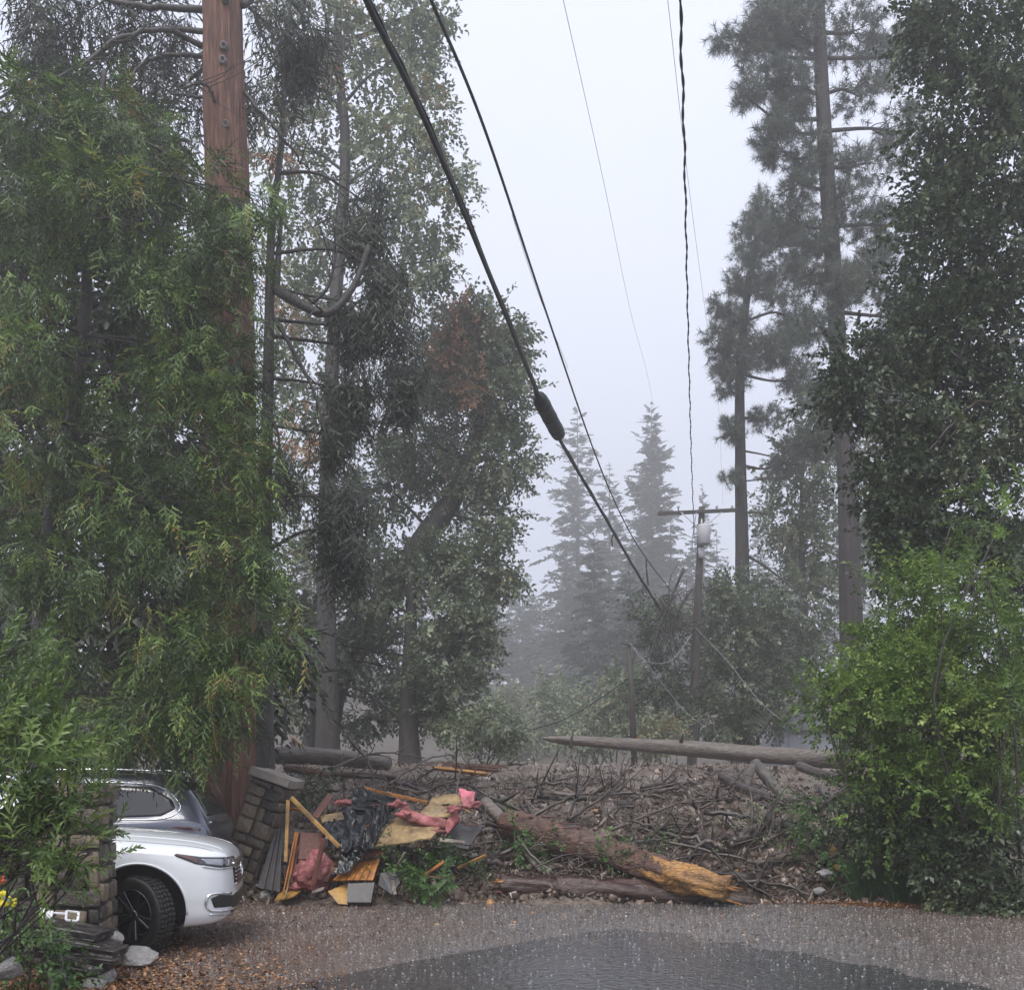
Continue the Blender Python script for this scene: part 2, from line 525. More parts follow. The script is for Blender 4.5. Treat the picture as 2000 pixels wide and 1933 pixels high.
def road_mat(name, dark):
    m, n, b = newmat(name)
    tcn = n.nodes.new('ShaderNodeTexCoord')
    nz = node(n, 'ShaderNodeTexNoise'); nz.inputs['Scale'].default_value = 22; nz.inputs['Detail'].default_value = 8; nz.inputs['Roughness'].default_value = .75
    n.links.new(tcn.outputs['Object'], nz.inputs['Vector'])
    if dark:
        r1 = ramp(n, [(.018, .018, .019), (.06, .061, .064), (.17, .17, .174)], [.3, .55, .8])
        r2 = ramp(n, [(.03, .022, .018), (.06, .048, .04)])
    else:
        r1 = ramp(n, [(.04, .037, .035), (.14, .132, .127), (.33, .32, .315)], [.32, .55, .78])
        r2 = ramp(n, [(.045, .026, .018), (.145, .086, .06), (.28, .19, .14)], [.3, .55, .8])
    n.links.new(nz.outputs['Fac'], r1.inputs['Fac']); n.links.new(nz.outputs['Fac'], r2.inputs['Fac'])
    # mud washed over the edges of the road
    sp = n.nodes.new('ShaderNodeSeparateXYZ'); n.links.new(tcn.outputs['Object'], sp.inputs[0])
    lo = node(n, 'ShaderNodeTexNoise'); lo.inputs['Scale'].default_value = .55; lo.inputs['Detail'].default_value = 5
    n.links.new(tcn.outputs['Object'], lo.inputs['Vector'])
    ab = n.nodes.new('ShaderNodeMath'); ab.operation = 'ADD'; ab.inputs[1].default_value = -1.9
    n.links.new(sp.outputs['X'], ab.inputs[0])
    a2 = n.nodes.new('ShaderNodeMath'); a2.operation = 'ABSOLUTE'; n.links.new(ab.outputs[0], a2.inputs[0])
    m2 = n.nodes.new('ShaderNodeMath'); m2.operation = 'MULTIPLY_ADD'; m2.inputs[1].default_value = .30; m2.inputs[2].default_value = -1.35
    n.links.new(a2.outputs[0], m2.inputs[0])
    m3 = n.nodes.new('ShaderNodeMath'); m3.operation = 'MULTIPLY_ADD'; m3.inputs[1].default_value = 1.6
    n.links.new(lo.outputs['Fac'], m3.inputs[0]); n.links.new(m2.outputs[0], m3.inputs[2])
    cl = n.nodes.new('ShaderNodeClamp'); n.links.new(m3.outputs[0], cl.inputs[0])
    if dark: cl.inputs['Max'].default_value = .6
    mixc = n.nodes.new('ShaderNodeMix'); mixc.data_type = 'RGBA'
    n.links.new(cl.outputs[0], mixc.inputs[0]); n.links.new(r1.outputs[0], mixc.inputs[6]); n.links.new(r2.outputs[0], mixc.inputs[7])
    n.links.new(mixc.outputs[2], b.inputs['Base Color'])
    # standing water film broken by rain
    wet = node(n, 'ShaderNodeTexNoise'); wet.inputs['Scale'].default_value = .9; wet.inputs['Detail'].default_value = 4
    n.links.new(tcn.outputs['Object'], wet.inputs['Vector'])
    rr = ramp(n, [(.03,) * 3, (.15,) * 3], [.46, .70])
    n.links.new(wet.outputs['Fac'], rr.inputs['Fac'])
    n.links.new(rr.outputs[0], b.inputs['Roughness'])
    b.inputs['Specular IOR Level'].default_value = 1.0
    v = node(n, 'ShaderNodeTexVoronoi'); v.inputs['Scale'].default_value = 16 if dark else 26
    v.feature = 'SMOOTH_F1'
    n.links.new(tcn.outputs['Object'], v.inputs['Vector'])
    bp = n.nodes.new('ShaderNodeBump'); bp.inputs['Strength'].default_value = 1.0; bp.inputs['Distance'].default_value = .010 if dark else .016
    n.links.new(v.outputs['Distance'], bp.inputs['Height'])
    n3 = node(n, 'ShaderNodeTexNoise'); n3.inputs['Scale'].default_value = 45; n3.inputs['Detail'].default_value = 3
    n.links.new(tcn.outputs['Object'], n3.inputs['Vector'])
    bp2 = n.nodes.new('ShaderNodeBump'); bp2.inputs['Strength'].default_value = .6; bp2.inputs['Distance'].default_value = .008
    n.links.new(n3.outputs['Fac'], bp2.inputs['Height']); n.links.new(bp.outputs['Normal'], bp2.inputs['Normal'])
    n.links.new(bp2.outputs['Normal'], b.inputs['Normal'])
    return m


# ================================================================== terrain
BY = np.array([-400, 14.75, 15.0, 15.5, 16.4, 18.5, 22, 28, 33, 45, 60, 90, 130, 220.])
BZ = np.array([0, 0.0, .26, .44, .64, 1.02, 1.5, 2.0, 2.08, 2.05, 2.1, 3.2, 8.5, 22.])
n_big = make_noise(3, 3, .06, .5)
n_mud = make_noise(5, 4, .35, .62)
n_edge = make_noise(9, 3, .25, .5)


def sstep(a, b, x):
    t = np.clip((x - a) / (b - a), 0, 1)
    return t * t * (3 - 2 * t)


def ground_z(x, y):
    x = np.asarray(x, float); y = np.asarray(y, float)
    sh = sstep(-3.9, -5.2, x) * 4.2 * sstep(26, 18, y)
    z = np.interp(y - sh, BY, BZ) - .22 * sstep(14.6, 16, y) * sstep(34, 28, y)
    p = np.stack([x, y, 0 * x], -1)
    z = z + .35 * n_big(p) * sstep(30, 60, y)
    z = z + sstep(9, 30, np.abs(x - 1)) * sstep(14, 30, y) * 2.0
    return z - .012


def mud_z(x, y):
    x = np.asarray(x, float); y = np.asarray(y, float)
    p = np.stack([x, y, 0 * x], -1)
    yy = y - .25 * n_edge(np.stack([x, 0 * x, 0 * x], -1)) - sstep(3.6, 5.5, x) * .6
    z = np.interp(yy, BY, BZ)
    z = z + n_mud(p) * .13 * sstep(14.8, 15.8, yy) * (1 - .5 * sstep(20, 30, y))
    side = sstep(-4.3 - sstep(16, 20, y) * 3.5, -3.6 - sstep(16, 20, y) * 3.0, x) * sstep(10.5, 8.0, x)
    return z * side + (1 - side) * (ground_z(x, y) - .06) - .02 * (yy < 14.76)


def grid(name, xs, ys, zf, mat, smooth=True):
    X, Yg = np.meshgrid(xs, ys)
    Z = zf(X, Yg)
    V = np.stack([X, Yg, Z], -1).reshape(-1, 3)
    nx, ny = len(xs), len(ys)
    i = np.arange(ny - 1)[:, None] * nx + np.arange(nx - 1)[None]
    Fq = np.stack([i, i + 1, i + nx + 1, i + nx], -1).reshape(-1, 4)
    return link(name, npmesh(name, V, None, Fq, None, smooth), mat)


gx = np.unique(np.concatenate([np.linspace(-200, -20, 33), np.linspace(-20, 20, 61), np.linspace(20, 200, 33)]))
gy = np.unique(np.concatenate([np.linspace(-40, 10, 12), np.linspace(10, 40, 76), np.linspace(40, 215, 90)]))
tag(grid('ground', gx, gy, ground_z, ground_mat()), kind='structure')
tag(grid('mud_bank', np.linspace(-8, 11, 150), np.linspace(13.4, 36, 170), mud_z, mud_mat()), kind='structure')
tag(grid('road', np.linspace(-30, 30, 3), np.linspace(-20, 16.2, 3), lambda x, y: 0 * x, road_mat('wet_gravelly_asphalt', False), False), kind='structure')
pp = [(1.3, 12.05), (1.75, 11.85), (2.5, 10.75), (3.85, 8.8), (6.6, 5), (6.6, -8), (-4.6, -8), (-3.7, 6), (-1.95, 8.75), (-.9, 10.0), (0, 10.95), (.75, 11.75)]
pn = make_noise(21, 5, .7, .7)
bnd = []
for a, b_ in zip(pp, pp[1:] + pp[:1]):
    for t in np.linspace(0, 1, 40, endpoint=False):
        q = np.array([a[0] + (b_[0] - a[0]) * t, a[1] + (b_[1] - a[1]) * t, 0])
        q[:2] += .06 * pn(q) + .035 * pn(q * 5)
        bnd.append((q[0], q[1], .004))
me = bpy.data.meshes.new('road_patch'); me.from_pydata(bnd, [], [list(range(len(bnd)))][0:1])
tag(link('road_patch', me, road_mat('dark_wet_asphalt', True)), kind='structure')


# ================================================================== foliage templates (axis +Y, up +Z)
def leaf_quads(base, d, up, L, w, curl=0.15):
    """one leaf = one folded quad"""
    d = d / np.linalg.norm(d)
    s = np.cross(d, up); s = s / (np.linalg.norm(s) + 1e-6)
    n_ = np.cross(s, d)
    m = base + d * L * .5 + n_ * L * curl * .4
    return np.array([base, m + s * w / 2, base + d * L - n_ * L * curl, m - s * w / 2])


def tpl_broad(n, length, L, w, seed, spread=.9):
    r = np.random.default_rng(seed); V = []
    for k in range(n):
        u = (k + .5) / n
        b = np.array([0, length * u, 0]) + r.normal(size=3) * .02
        d = np.array([r.normal() * spread, .55 + .4 * u, r.normal() * spread * .7])
        up = np.array([r.normal() * .4, r.normal() * .4, 1.])
        V.append(leaf_quads(b, d, up, L * r.uniform(.7, 1.2), w * r.uniform(.8, 1.2), r.uniform(.05, .3)))
    V = np.concatenate(V)
    Fq = np.arange(len(V)).reshape(-1, 4)
    return V, Fq, r.uniform(-.12, .12, len(Fq))


def tpl_lance(n, length, L, w, seed):
    r = np.random.default_rng(seed); V, Fq, t = [], [], []
    for k in range(n):
        u = (k + .3) / n
        a = k * 2.4 + r.uniform(-.3, .3)
        el = .35 + .75 * u + r.normal() * .12
        d = np.array([math.cos(a) * math.cos(el), math.sin(el), math.sin(a) * math.cos(el)])
        b = np.array([0, length * u, 0])
        l = L * r.uniform(.75, 1.15) * (1 - .35 * u)
        s = np.cross(d, [0, 1, 0]); s /= np.linalg.norm(s) + 1e-6
        nn = np.cross(s, d)
        c1, c2 = b + d * l * .35 + nn * .06 * l, b + d * l * .7 + nn * .03 * l
        k0 = len(V)
        V += [b, c1 + s * w / 2, c1 - s * w / 2, c2 + s * w * .4, c2 - s * w * .4, b + d * l - nn * .12 * l]
        Fq += [[k0, k0 + 1, k0 + 2, k0 + 2], [k0 + 1, k0 + 3, k0 + 4, k0 + 2], [k0 + 3, k0 + 5, k0 + 5, k0 + 4]]
        t += [r.uniform(-.1, .15)] * 3
    V = np.array(V)
    # turn degenerate quads into tris by splitting sets
    F4 = [f for f in Fq if len(set(f)) == 4]
    F3 = [list(dict.fromkeys(f)) for f in Fq if len(set(f)) == 3]
    t4 = [tt for f, tt in zip(Fq, t) if len(set(f)) == 4]
    t3 = [tt for f, tt in zip(Fq, t) if len(set(f)) == 3]
    return V, np.array(F4), np.array(t4), np.array(F3), np.array(t3)


def tpl_cedar(seed, length=.55, nf=12, w=.02, sub=3, droop=.55):
    r = np.random.default_rng(seed); V, t = [], []

    def strip(a, b_, w0, tt):
        a, b_ = np.array(a), np.array(b_)
        d = b_ - a
        s = np.cross(d, [0, 0, 1.]); s /= np.linalg.norm(s) + 1e-6
        tw = r.uniform(-.7, .7); up = np.cross(s, d / (np.linalg.norm(d) + 1e-6))
        s = s * math.cos(tw) + up * math.sin(tw)
        V.extend([a - s * w0 / 2, a + s * w0 / 2, b_ + s * w0 * .25, b_ - s * w0 * .25]); t.append(tt)
    ax = lambda u: np.array([.04 * math.sin(u * 3 + seed), length * u * (1 - .12 * u), -droop * length * u ** 2])
    for k in range(4): strip(ax(k / 4), ax((k + 1) / 4), .012, -.15)
    for k in range(nf):
        u = .12 + .88 * k / (nf - 1)
        sd = 1 if k % 2 else -1
        b = ax(u); l = length * .42 * (1 - .6 * u) * r.uniform(.8, 1.2)
        d = np.array([sd * .8, .75, -.25 + r.normal() * .18]); d /= np.linalg.norm(d)
        if k == nf - 1: d = np.array([0, .9, -.5])
        tip = b + d * l + np.array([0, 0, -.15 * l])
        strip(b, tip, w, r.uniform(-.08, .08))
        for j in range(sub):
            v = .25 + .7 * j / sub
            p = b + (tip - b) * v
            s2 = 1 if j % 2 else -1
            dd = np.array([d[0] * .6 - s2 * .55 * d[1], d[1] * .6 + s2 * .55 * d[0] + .25, d[2] - .35]); dd /= np.linalg.norm(dd)
            strip(p, p + dd * l * .45 * (1 - .4 * v), w * .85, r.uniform(-.05, .16))
    V = np.array(V)
    return V, np.arange(len(V)).reshape(-1, 4), np.array(t)


def tpl_pine(seed, n=44, L=.2, w=.013, length=.22):
    r = np.random.default_rng(seed); V, F3, t = [], [], []
    for k in range(n):
        u = r.uniform(0, 1)
        a = r.uniform(0, 6.28); el = r.uniform(-.1, 1.2)
        d = np.array([math.cos(a) * math.cos(el), math.sin(el), math.sin(a) * math.cos(el)])
        b = np.array([0, length * u, 0]); l = L * r.uniform(.7, 1.1)
        s = np.cross(d, r.normal(size=3)); s /= np.linalg.norm(s)
        i = len(V)
        V += [b + s * w / 2, b - s * w / 2, b + d * l + np.array([0, 0, -.1 * l])]
        F3.append([i, i + 1, i + 2]); t.append(r.uniform(-.12, .12))
    return np.array(V), None, None, np.array(F3), np.array(t)


def tpl_fir(seed, length=1.0, n=16, w=.05):
    """flat fir branch spray"""
    r = np.random.default_rng(seed); V, t = [], []
    for k in range(n):
        u = (k + .5) / n
        for sd in (-1, 1):
            b = np.array([0, length * u, -.12 * u * u * length])
            l = length * .38 * (1 - .65 * u) * r.uniform(.7, 1.2) + .05
            d = np.array([sd * .85, .6, r.uniform(-.35, .1)]); d /= np.linalg.norm(d)
            tip = b + d * l
            s = np.array([-d[1] * .7, d[0] * .7, r.uniform(-.6, .6)])
            s /= np.linalg.norm(s)
            V.extend([b - s * w / 2, b + s * w / 2, tip + s * w * .3, tip - s * w * .3]); t.append(r.uniform(-.15, .15))
    V = np.array(V)
    return V, np.arange(len(V)).reshape(-1, 4), np.array(t)


def norm4(t):
    V, F4, t4 = t[:3]
    F3, t3 = (t[3], t[4]) if len(t) > 3 else (None, None)
    return V, F4, t4, F3, t3


TP = {
    'broad': [norm4(tpl_broad(16, .42, .085, .05, s)) for s in range(5)],
    'broad_big': [norm4(tpl_broad(15, .55, .13, .08, 20 + s)) for s in range(5)],
    'shrub': [norm4(tpl_broad(18, .34, .065, .032, 40 + s, .8)) for s in range(5)],
    'lance': [norm4(tpl_lance(24, .42, .125, .022, 60 + s)) for s in range(5)],
    'cedar': [norm4(tpl_cedar(80 + s, .5, 9, .024, 2, .6)) for s in range(6)],
    'droop': [norm4(tpl_cedar(95 + s, .75, 11, .028, 2, 1.1)) for s in range(5)],
    'fill': [norm4(tpl_cedar(105 + s, .9, 9, .075, 1, .9)) for s in range(5)],
    'pine': [norm4(tpl_pine(110 + s)) for s in range(5)],
    'fir': [norm4(tpl_fir(130 + s, 1.0, 9, .11)) for s in range(4)],
    'fir_far': [norm4(tpl_fir(140 + s, 1.0, 6, .11)) for s in range(4)],
}


def frames(d, roll=None, up=(0, 0, 1)):
    d = d / (np.linalg.norm(d, axis=1)[:, None] + 1e-9)
    x = np.cross(d, np.array(up, float)); ln = np.linalg.norm(x, axis=1)
    x[ln < .05] = [1, 0, 0]
    x /= np.linalg.norm(x, axis=1)[:, None]
    z = np.cross(x, d)
    if roll is not None:
        c, s = np.cos(roll)[:, None], np.sin(roll)[:, None]
        x, z = x * c + z * s, z * c - x * s
    return np.stack([x, d, z], -1)      # columns


def stamp(g, kind, pos, dirs, scale, tint, roll=None):
    pos = np.asarray(pos); k = len(pos)
    if not k: return
    Rm = frames(np.asarray(dirs, float), roll)
    pick = rng.integers(0, len(TP[kind]), k)
    for j, (V, F4, t4, F3, t3) in enumerate(TP[kind]):
        m = np.where(pick == j)[0]
        if not len(m): continue
        W = np.einsum('kij,nj->kni', Rm[m], V) * scale[m][:, None, None] + pos[m][:, None]
        off = (np.arange(len(m)) * len(V))[:, None, None]
        base = g.n
        g.V.append(W.reshape(-1, 3).astype(np.float32)); g.n += len(m) * len(V)
        if F4 is not None:
            g.F4.append((F4[None] + off).reshape(-1, 4).astype(np.int32) + base)
            g.t4.append((tint[m][:, None] + t4[None]).ravel().astype(np.float32))
        if F3 is not None:
            g.F3.append((F3[None] + off).reshape(-1, 3).astype(np.int32) + base)
            g.t3.append((tint[m][:, None] + t3[None]).ravel().astype(np.float32))


def blob_m(b):
    """(px, py, rx, ry, Y, depth radius m) -> centre and radii in metres"""
    px, py, rx, ry, Y, rd = b[:6]
    return np.array(at(px, py, Y)), np.array([rx * Y / F, rd, ry * Y / F])


SHRINK = {'broad_big': .30, 'broad': .14, 'cedar': .08, 'pine': .2, 'droop': .2, 'fill': .2}


def crown(g, kind, blobs, per_m2, scale, droop=.3, tint=(.45, .2), clump=1.0, shell=.55, rand=.5, tintz=0.0, clump_r=.42):
    """leaf clumps through the volume of each blob; returns clump centres per blob"""
    out = []
    for b in blobs:
        c, rad = blob_m(b)
        rad = np.maximum(rad - SHRINK.get(kind, .04) * scale, rad * .35)
        k = b[6] if len(b) > 6 else 1.0
        R0 = blob_m(b)[1] * .88
        area = (R0[0] * R0[2] + R0[0] * R0[1] + R0[1] * R0[2]) * 4.2
        area_ = (rad[0] * rad[2] + rad[0] * rad[1] + rad[1] * rad[2]) * 4.2
        nc = max(5, int(area * clump * .9))
        u = rng.normal(size=(nc, 3)); u /= np.linalg.norm(u, axis=1)[:, None]
        rr = (rng.uniform(shell ** 3, 1, nc) ** (1 / 3))[:, None]
        C = c + u * rad * rr
        n = int(area * per_m2 * k)
        ci = rng.integers(0, nc, n)
        cr_ = min(clump_r, .5 * rad.min() + .1)
        pos = C[ci] + rng.normal(size=(n, 3)) * cr_ * np.array([.8, .8, .6])
        d = (pos - c) / rad
        d = d / (np.linalg.norm(d, axis=1)[:, None] + 1e-6) + rng.normal(size=(n, 3)) * rand
        d[:, 2] -= droop
        ct = rng.normal(0, tint[1] * .9, nc)
        tt = np.clip(tint[0] + ct[ci] + rng.normal(0, tint[1] * .6, n), 0.13, .9)
        stamp(g, kind, pos, d, scale * rng.uniform(.7, 1.25, n), tt, rng.uniform(-.6, .6, n))
        out.append((c, rad, C))
    return out


def limb(parent, mat, start, clumps, r0, name='limb', sag=.15, maxn=14, sides=6):
    """a limb from the trunk into one blob, with twigs to its clumps"""
    c, rad, C = clumps
    g = Geo()
    start = np.array(start, float)
    mid = start * .45 + c * .55 + rng.normal(size=3) * .08 * np.linalg.norm(c - start) + np.array([0, 0, sag])
    path = smooth_path([start, mid, c], 9)
    r = np.linspace(r0, r0 * .35, 9)
    tube(g, path, r, sides, caps=False)
    sel = C if len(C) <= maxn else C[rng.choice(len(C), maxn, replace=False)]
    for p in sel:
        j = rng.integers(4, 9)
        a = path[j]
        m = (a + p) / 2 + rng.normal(size=3) * .12 * np.linalg.norm(p - a) + np.array([0, 0, .05])
        tube(g, smooth_path([a, m, p], 6), np.linspace(max(r0 * .3, .008), .005, 6), 4, caps=False)
    return g.build(name, mat, parent, True)


def trunk(parent, mat, pts, r0, r1, sides=14, n=40, flute=.05, flare=.5, name='trunk', power=1.0, nfl=5):
    g = Geo()
    path = smooth_path(pts, n)
    u = np.linspace(0, 1, n)
    rad = r0 + (r1 - r0) * u ** power
    rad = rad * (1 + flare * np.exp(-u * n * .22))
    tube(g, path, rad, sides, flute=flute, nfl=nfl, seed=int(abs(path[0, 0]) * 100) % 997, rough=.01)
    g.build(name, mat, parent, True)
    return path


def near(path, p, below=0.0):
    d = np.linalg.norm(path - np.asarray(p) + np.array([0, 0, below]), axis=1)
    return path[np.argmin(d)]


def gz(x, y):
    return float(ground_z(x, y))


# ================================================================== trees
def tree_root(name, px, Y, label, cat='tree', group=None, base=None):
    X = (px - 1000) * Y / F
    o = empty(name, (X, Y, gz(X, Y)) if base is None else base)
    tag(o, label, cat, group)
    return o


def sunk(px, Y, d=.3):
    X = (px - 1000) * Y / F
    return Vector((X, Y, gz(X, Y) - d))


# ---- big red-barked cedar behind the parked cars
t = tree_root('red_cedar', 440, 17, 'tall cedar with thick red fibrous bark rising behind the grey car')
tp = trunk(t, M['bark_red'], [sunk(440, 17), at(442, 1300, 17), at(450, 900, 17), at(446, 450, 17), at(436, 100, 17), at(430, -250, 17)], .50, .27, sides=64, n=90, flute=.035, flare=.25, nfl=9)
kg = []
for (kx, ky) in ((450, 25), (448, 118), (446, 145), (452, 268), (468, 430)):
    g = Geo()
    c = np.array(at(kx, ky, 17)); d = np.array([0.1, -.33 - .0008 * ky * .1, 0])
    for rr_, dp in ((.06, .33), (.035, .36)):
        pass
    a = np.linspace(0, 2 * np.pi, 12, endpoint=False)
    ring = lambda r_, dy: np.stack([c[0] + r_ * np.cos(a), np.full(12, c[1] - dy), c[2] + 1.15 * r_ * np.sin(a)], -1)
    V = np.concatenate([ring(.075, .27), ring(.06, .36), ring(.035, .365), ring(.02, .33)])
    i = np.arange(12); j = (i + 1) % 12
    g.add(V, np.concatenate([np.stack([i + k * 12, j + k * 12, j + k * 12 + 12, i + k * 12 + 12], -1) for k in range(3)]), np.array([[36, 36 + k, 36 + k + 1] for k in range(1, 11)]))
    g.build('knot', M['bark_grey'], t, True)
# limbs that leave the trunk near the top of the picture
for pts, r0 in (([(405, 95, 17), (330, 60, 16.6), (230, 75, 16), (120, 150, 15.5), (20, 120, 15)], .05),
                ([(405, 110, 17), (300, 112, 16.8), (230, 180, 16.5), (130, 260, 16)], .042),
                ([(400, 190, 17), (350, 185, 16.8), (300, 165, 16.5)], .03),
                ([(420, 200, 16.7), (400, 165, 16.5), (330, 178, 16.3)], .03),
                ([(470, 10, 17), (540, -30, 17.5), (610, -60, 18)], .06),
                ([(478, 180, 17), (530, 240, 17), (580, 305, 17.2), (610, 340, 17.5)], .035),
                ([(405, 20, 17), (250, 10, 17), (120, -30, 17), (30, 40, 17)], .06),
                ([(460, 1010, 16.6), (500, 1008, 16.4), (528, 990, 16.3)], .03)):
    g = Geo()
    path = smooth_path([at(*p) for p in pts], 22)
    path[1:-1] += rng.normal(size=(20, 3)) * .015
    tube(g, path, np.linspace(r0, r0 * .25, 22), 7)
    for k in range(7):
        j = rng.integers(6, 21); q = path[j] + rng.normal(size=3) * [.7, .5, .5] + [0, 0, .1]
        tube(g, smooth_path([path[j], (path[j] + q) / 2 + rng.normal(size=3) * .08, q], 6), np.linspace(r0 * .3, .006, 6), 4)
    g.build('limb', M['bark_dark'], t, True)
g = Geo()
cl = crown(g, 'droop', [(60, 10, 130, 90, 18, 1.5), (250, 30, 140, 80, 18.5, 1.4), (120, 150, 110, 60, 18, 1.0, .7), (540, 60, 70, 60, 18.5, 1.2), (590, 30, 70, 60, 19, 1.2),
                        (340, 180, 60, 50, 18, .8), (510, 180, 35, 90, 18, .6, .7), (330, 300, 60, 60, 18, .8), (30, 280, 60, 60, 18, .8, .7)], 13, 1.0, droop=1.3, tint=(.42, .2), clump=1.3)
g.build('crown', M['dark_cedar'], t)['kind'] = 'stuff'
for c in cl[:6]: limb(t, M['bark_dark'], near(tp, c[0]), c, .05)

# ---- slim dark trunk right beside the red one
t = tree_root('slim_dark_cedar', 518, 18.5, 'slim dark-barked trunk standing close behind the red cedar')
tp = trunk(t, M['bark_dark'], [sunk(520, 18.5), at(516, 1200, 18.5), at(520, 900, 18.5), at(524, 700, 18.5), at(530, 450, 18.5), at(548, 300, 18.5), at(560, 60, 18.7)], .15, .03, sides=18, n=50, flute=.06, nfl=7)
for pts, r0 in (([(540, 565, 18.5), (580, 590, 18.3), (640, 612, 18.2), (690, 560, 18.3), (720, 480, 18.4)], .10),
                ([(535, 620, 18.5), (570, 680, 18.4), (615, 770, 18.3), (640, 870, 18.2)], .045),
                ([(540, 560, 18.5), (545, 480, 18.6), (550, 420, 18.7)], .07),
                ([(600, 600, 18.3), (640, 560, 18.3), (660, 480, 18.3)], .04),
                ([(525, 800, 18.5), (545, 860, 18.3), (540, 960, 18.2), (560, 1000, 18.2)], .03)):
    g = Geo()
    path = smooth_path([at(*p) for p in pts], 20)
    tube(g, path, np.linspace(r0, r0 * .45, 20), 8)
    for k in range(5):
        j = rng.integers(5, 19); q = path[j] + rng.normal(size=3) * [.5, .4, .5]
        tube(g, smooth_path([path[j], (path[j] + q) / 2 + rng.normal(size=3) * .06, q], 6), np.linspace(r0 * .3, .006, 6), 4)
    g.build('limb', M['bark_dark'], t, True)
g = Geo()
cl = crown(g, 'droop', [(720, 400, 45, 120, 19, .5, 1.6), (740, 520, 40, 70, 19, .5, 1.4), (690, 640, 70, 70, 19, .6, 1.4), (780, 700, 50, 90, 19.3, .6, 1.3), (700, 770, 75, 60, 19, .6, 1.5),
                        (655, 850, 38, 60, 18.8, .5, 1.6), (668, 980, 50, 70, 18.8, .5, 1.6), (680, 1070, 45, 60, 18.8, .5, 1.5), (760, 600, 60, 50, 19.2, .5), (560, 900, 30, 60, 18.5, .4, .8)], 24, .85, droop=2.2, tint=(.38, .22), clump=1.6, rand=.45, clump_r=.25)
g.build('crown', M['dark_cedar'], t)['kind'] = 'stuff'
for c in cl: limb(t, M['bark_dark'], near(tp, c[0]), c, .035, maxn=8)

# ---- dark cedar behind, filling the left
t = tree_root('shadowy_cedar', 230, 21, 'shadowy dark cedar filling the gaps behind the green cedar')
tp = trunk(t, M['bark_dark'], [sunk(230, 21), at(235, 1000, 21), at(240, 500, 21), at(240, 100, 21)], .25, .05, n=40)
blobs = [(60, 350, 140, 130, 21, 1.4), (240, 300, 130, 130, 21, 1.4, .9), (90, 600, 150, 150, 21, 1.5), (300, 600, 150, 150, 21, 1.5), (90, 880, 150, 150, 21, 1.5), (320, 880, 150, 150, 21, 1.5), (90, 1150, 150, 140, 21, 1.5), (320, 1150, 150, 140, 21, 1.5), (150, 1380, 180, 100, 20.5, 1.3), (400, 1360, 110, 90, 20.5, 1.2), (520, 1300, 60, 120, 21.5, .8), (-60, 1350, 100, 120, 20, 1.2)]
g = Geo()
cl = crown(g, 'fill', blobs, 12, 1.15, droop=.8, tint=(.5, .25), clump=1.6, clump_r=.45, shell=.2)
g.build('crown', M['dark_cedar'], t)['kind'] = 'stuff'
for c in cl: limb(t, M['bark_dark'], near(tp, c[0], -.4), c, .05, maxn=8)

# ---- feathery green cedar at the left, in front of the red trunk
t = tree_root('green_cedar', 70, 15.5, 'feathery bright green cedar with drooping sprays over the parked cars')
tp = trunk(t, M['bark_dark'], [sunk(70, 15.5), at(80, 1300, 15.5), at(100, 1020, 15.5), at(135, 870, 15.5), at(165, 620, 15.5), at(175, 430, 15.5), at(195, 220, 15.5), at(205, 140, 15.5)], .16, .03, sides=14, n=50, flute=.05)
blobs = [(200, 190, 70, 60, 15.5, .6), (90, 260, 100, 90, 15.3, .8), (250, 280, 110, 90, 15.2, .8), (400, 350, 90, 80, 15.2, .7), (470, 400, 65, 65, 15.0, .6), (60, 420, 90, 90, 15, .9), (220, 430, 130, 80, 14.8, .9), (350, 480, 90, 70, 14.8, .8),
         (40, 560, 70, 60, 15, .9), (330, 590, 110, 70, 14.8, .8), (430, 540, 50, 60, 14.9, .6), (60, 700, 90, 70, 14.8, .9), (380, 700, 90, 80, 14.7, .8), (460, 800, 75, 55, 14.6, .7), (250, 760, 90, 60, 15.3, .8, .7),
         (60, 860, 80, 60, 14.6, .9), (330, 860, 120, 60, 14.5, .8), (440, 930, 70, 60, 14.6, .7), (485, 890, 40, 40, 14.5, .4), (478, 500, 45, 40, 15, .4, .8), (480, 985, 45, 35, 14.4, .4), (470, 620, 40, 40, 15.2, .4, .8), (480, 1060, 60, 40, 14.4, .5), (450, 730, 60, 50, 14.8, .6), (490, 1310, 60, 50, 14, .5), (440, 1430, 60, 35, 14.2, .5), (280, 980, 110, 60, 14.4, .8), (60, 1090, 90, 50, 14.4, .8, .8), (180, 1120, 120, 60, 14.4, .8), (380, 1080, 110, 60, 14.3, .8), (530, 1100, 65, 45, 14.3, .6),
         (470, 1200, 100, 60, 14.1, .7), (360, 1270, 110, 60, 14.0, .8), (540, 1260, 45, 45, 14.1, .5), (430, 1370, 90, 55, 13.9, .7), (270, 1390, 110, 60, 13.9, .8), (120, 1270, 120, 60, 14.8, .8, .7), (180, 1440, 90, 40, 14.2, .7), (330, 1450, 70, 30, 13.9, .6), (90, 1000, 110, 40, 15.9, .9, .6)]
g = Geo()
cl = crown(g, 'cedar', blobs, 44, .80, droop=.42, tint=(.37, .27), clump=3.0, rand=.5, clump_r=.2, shell=.25)
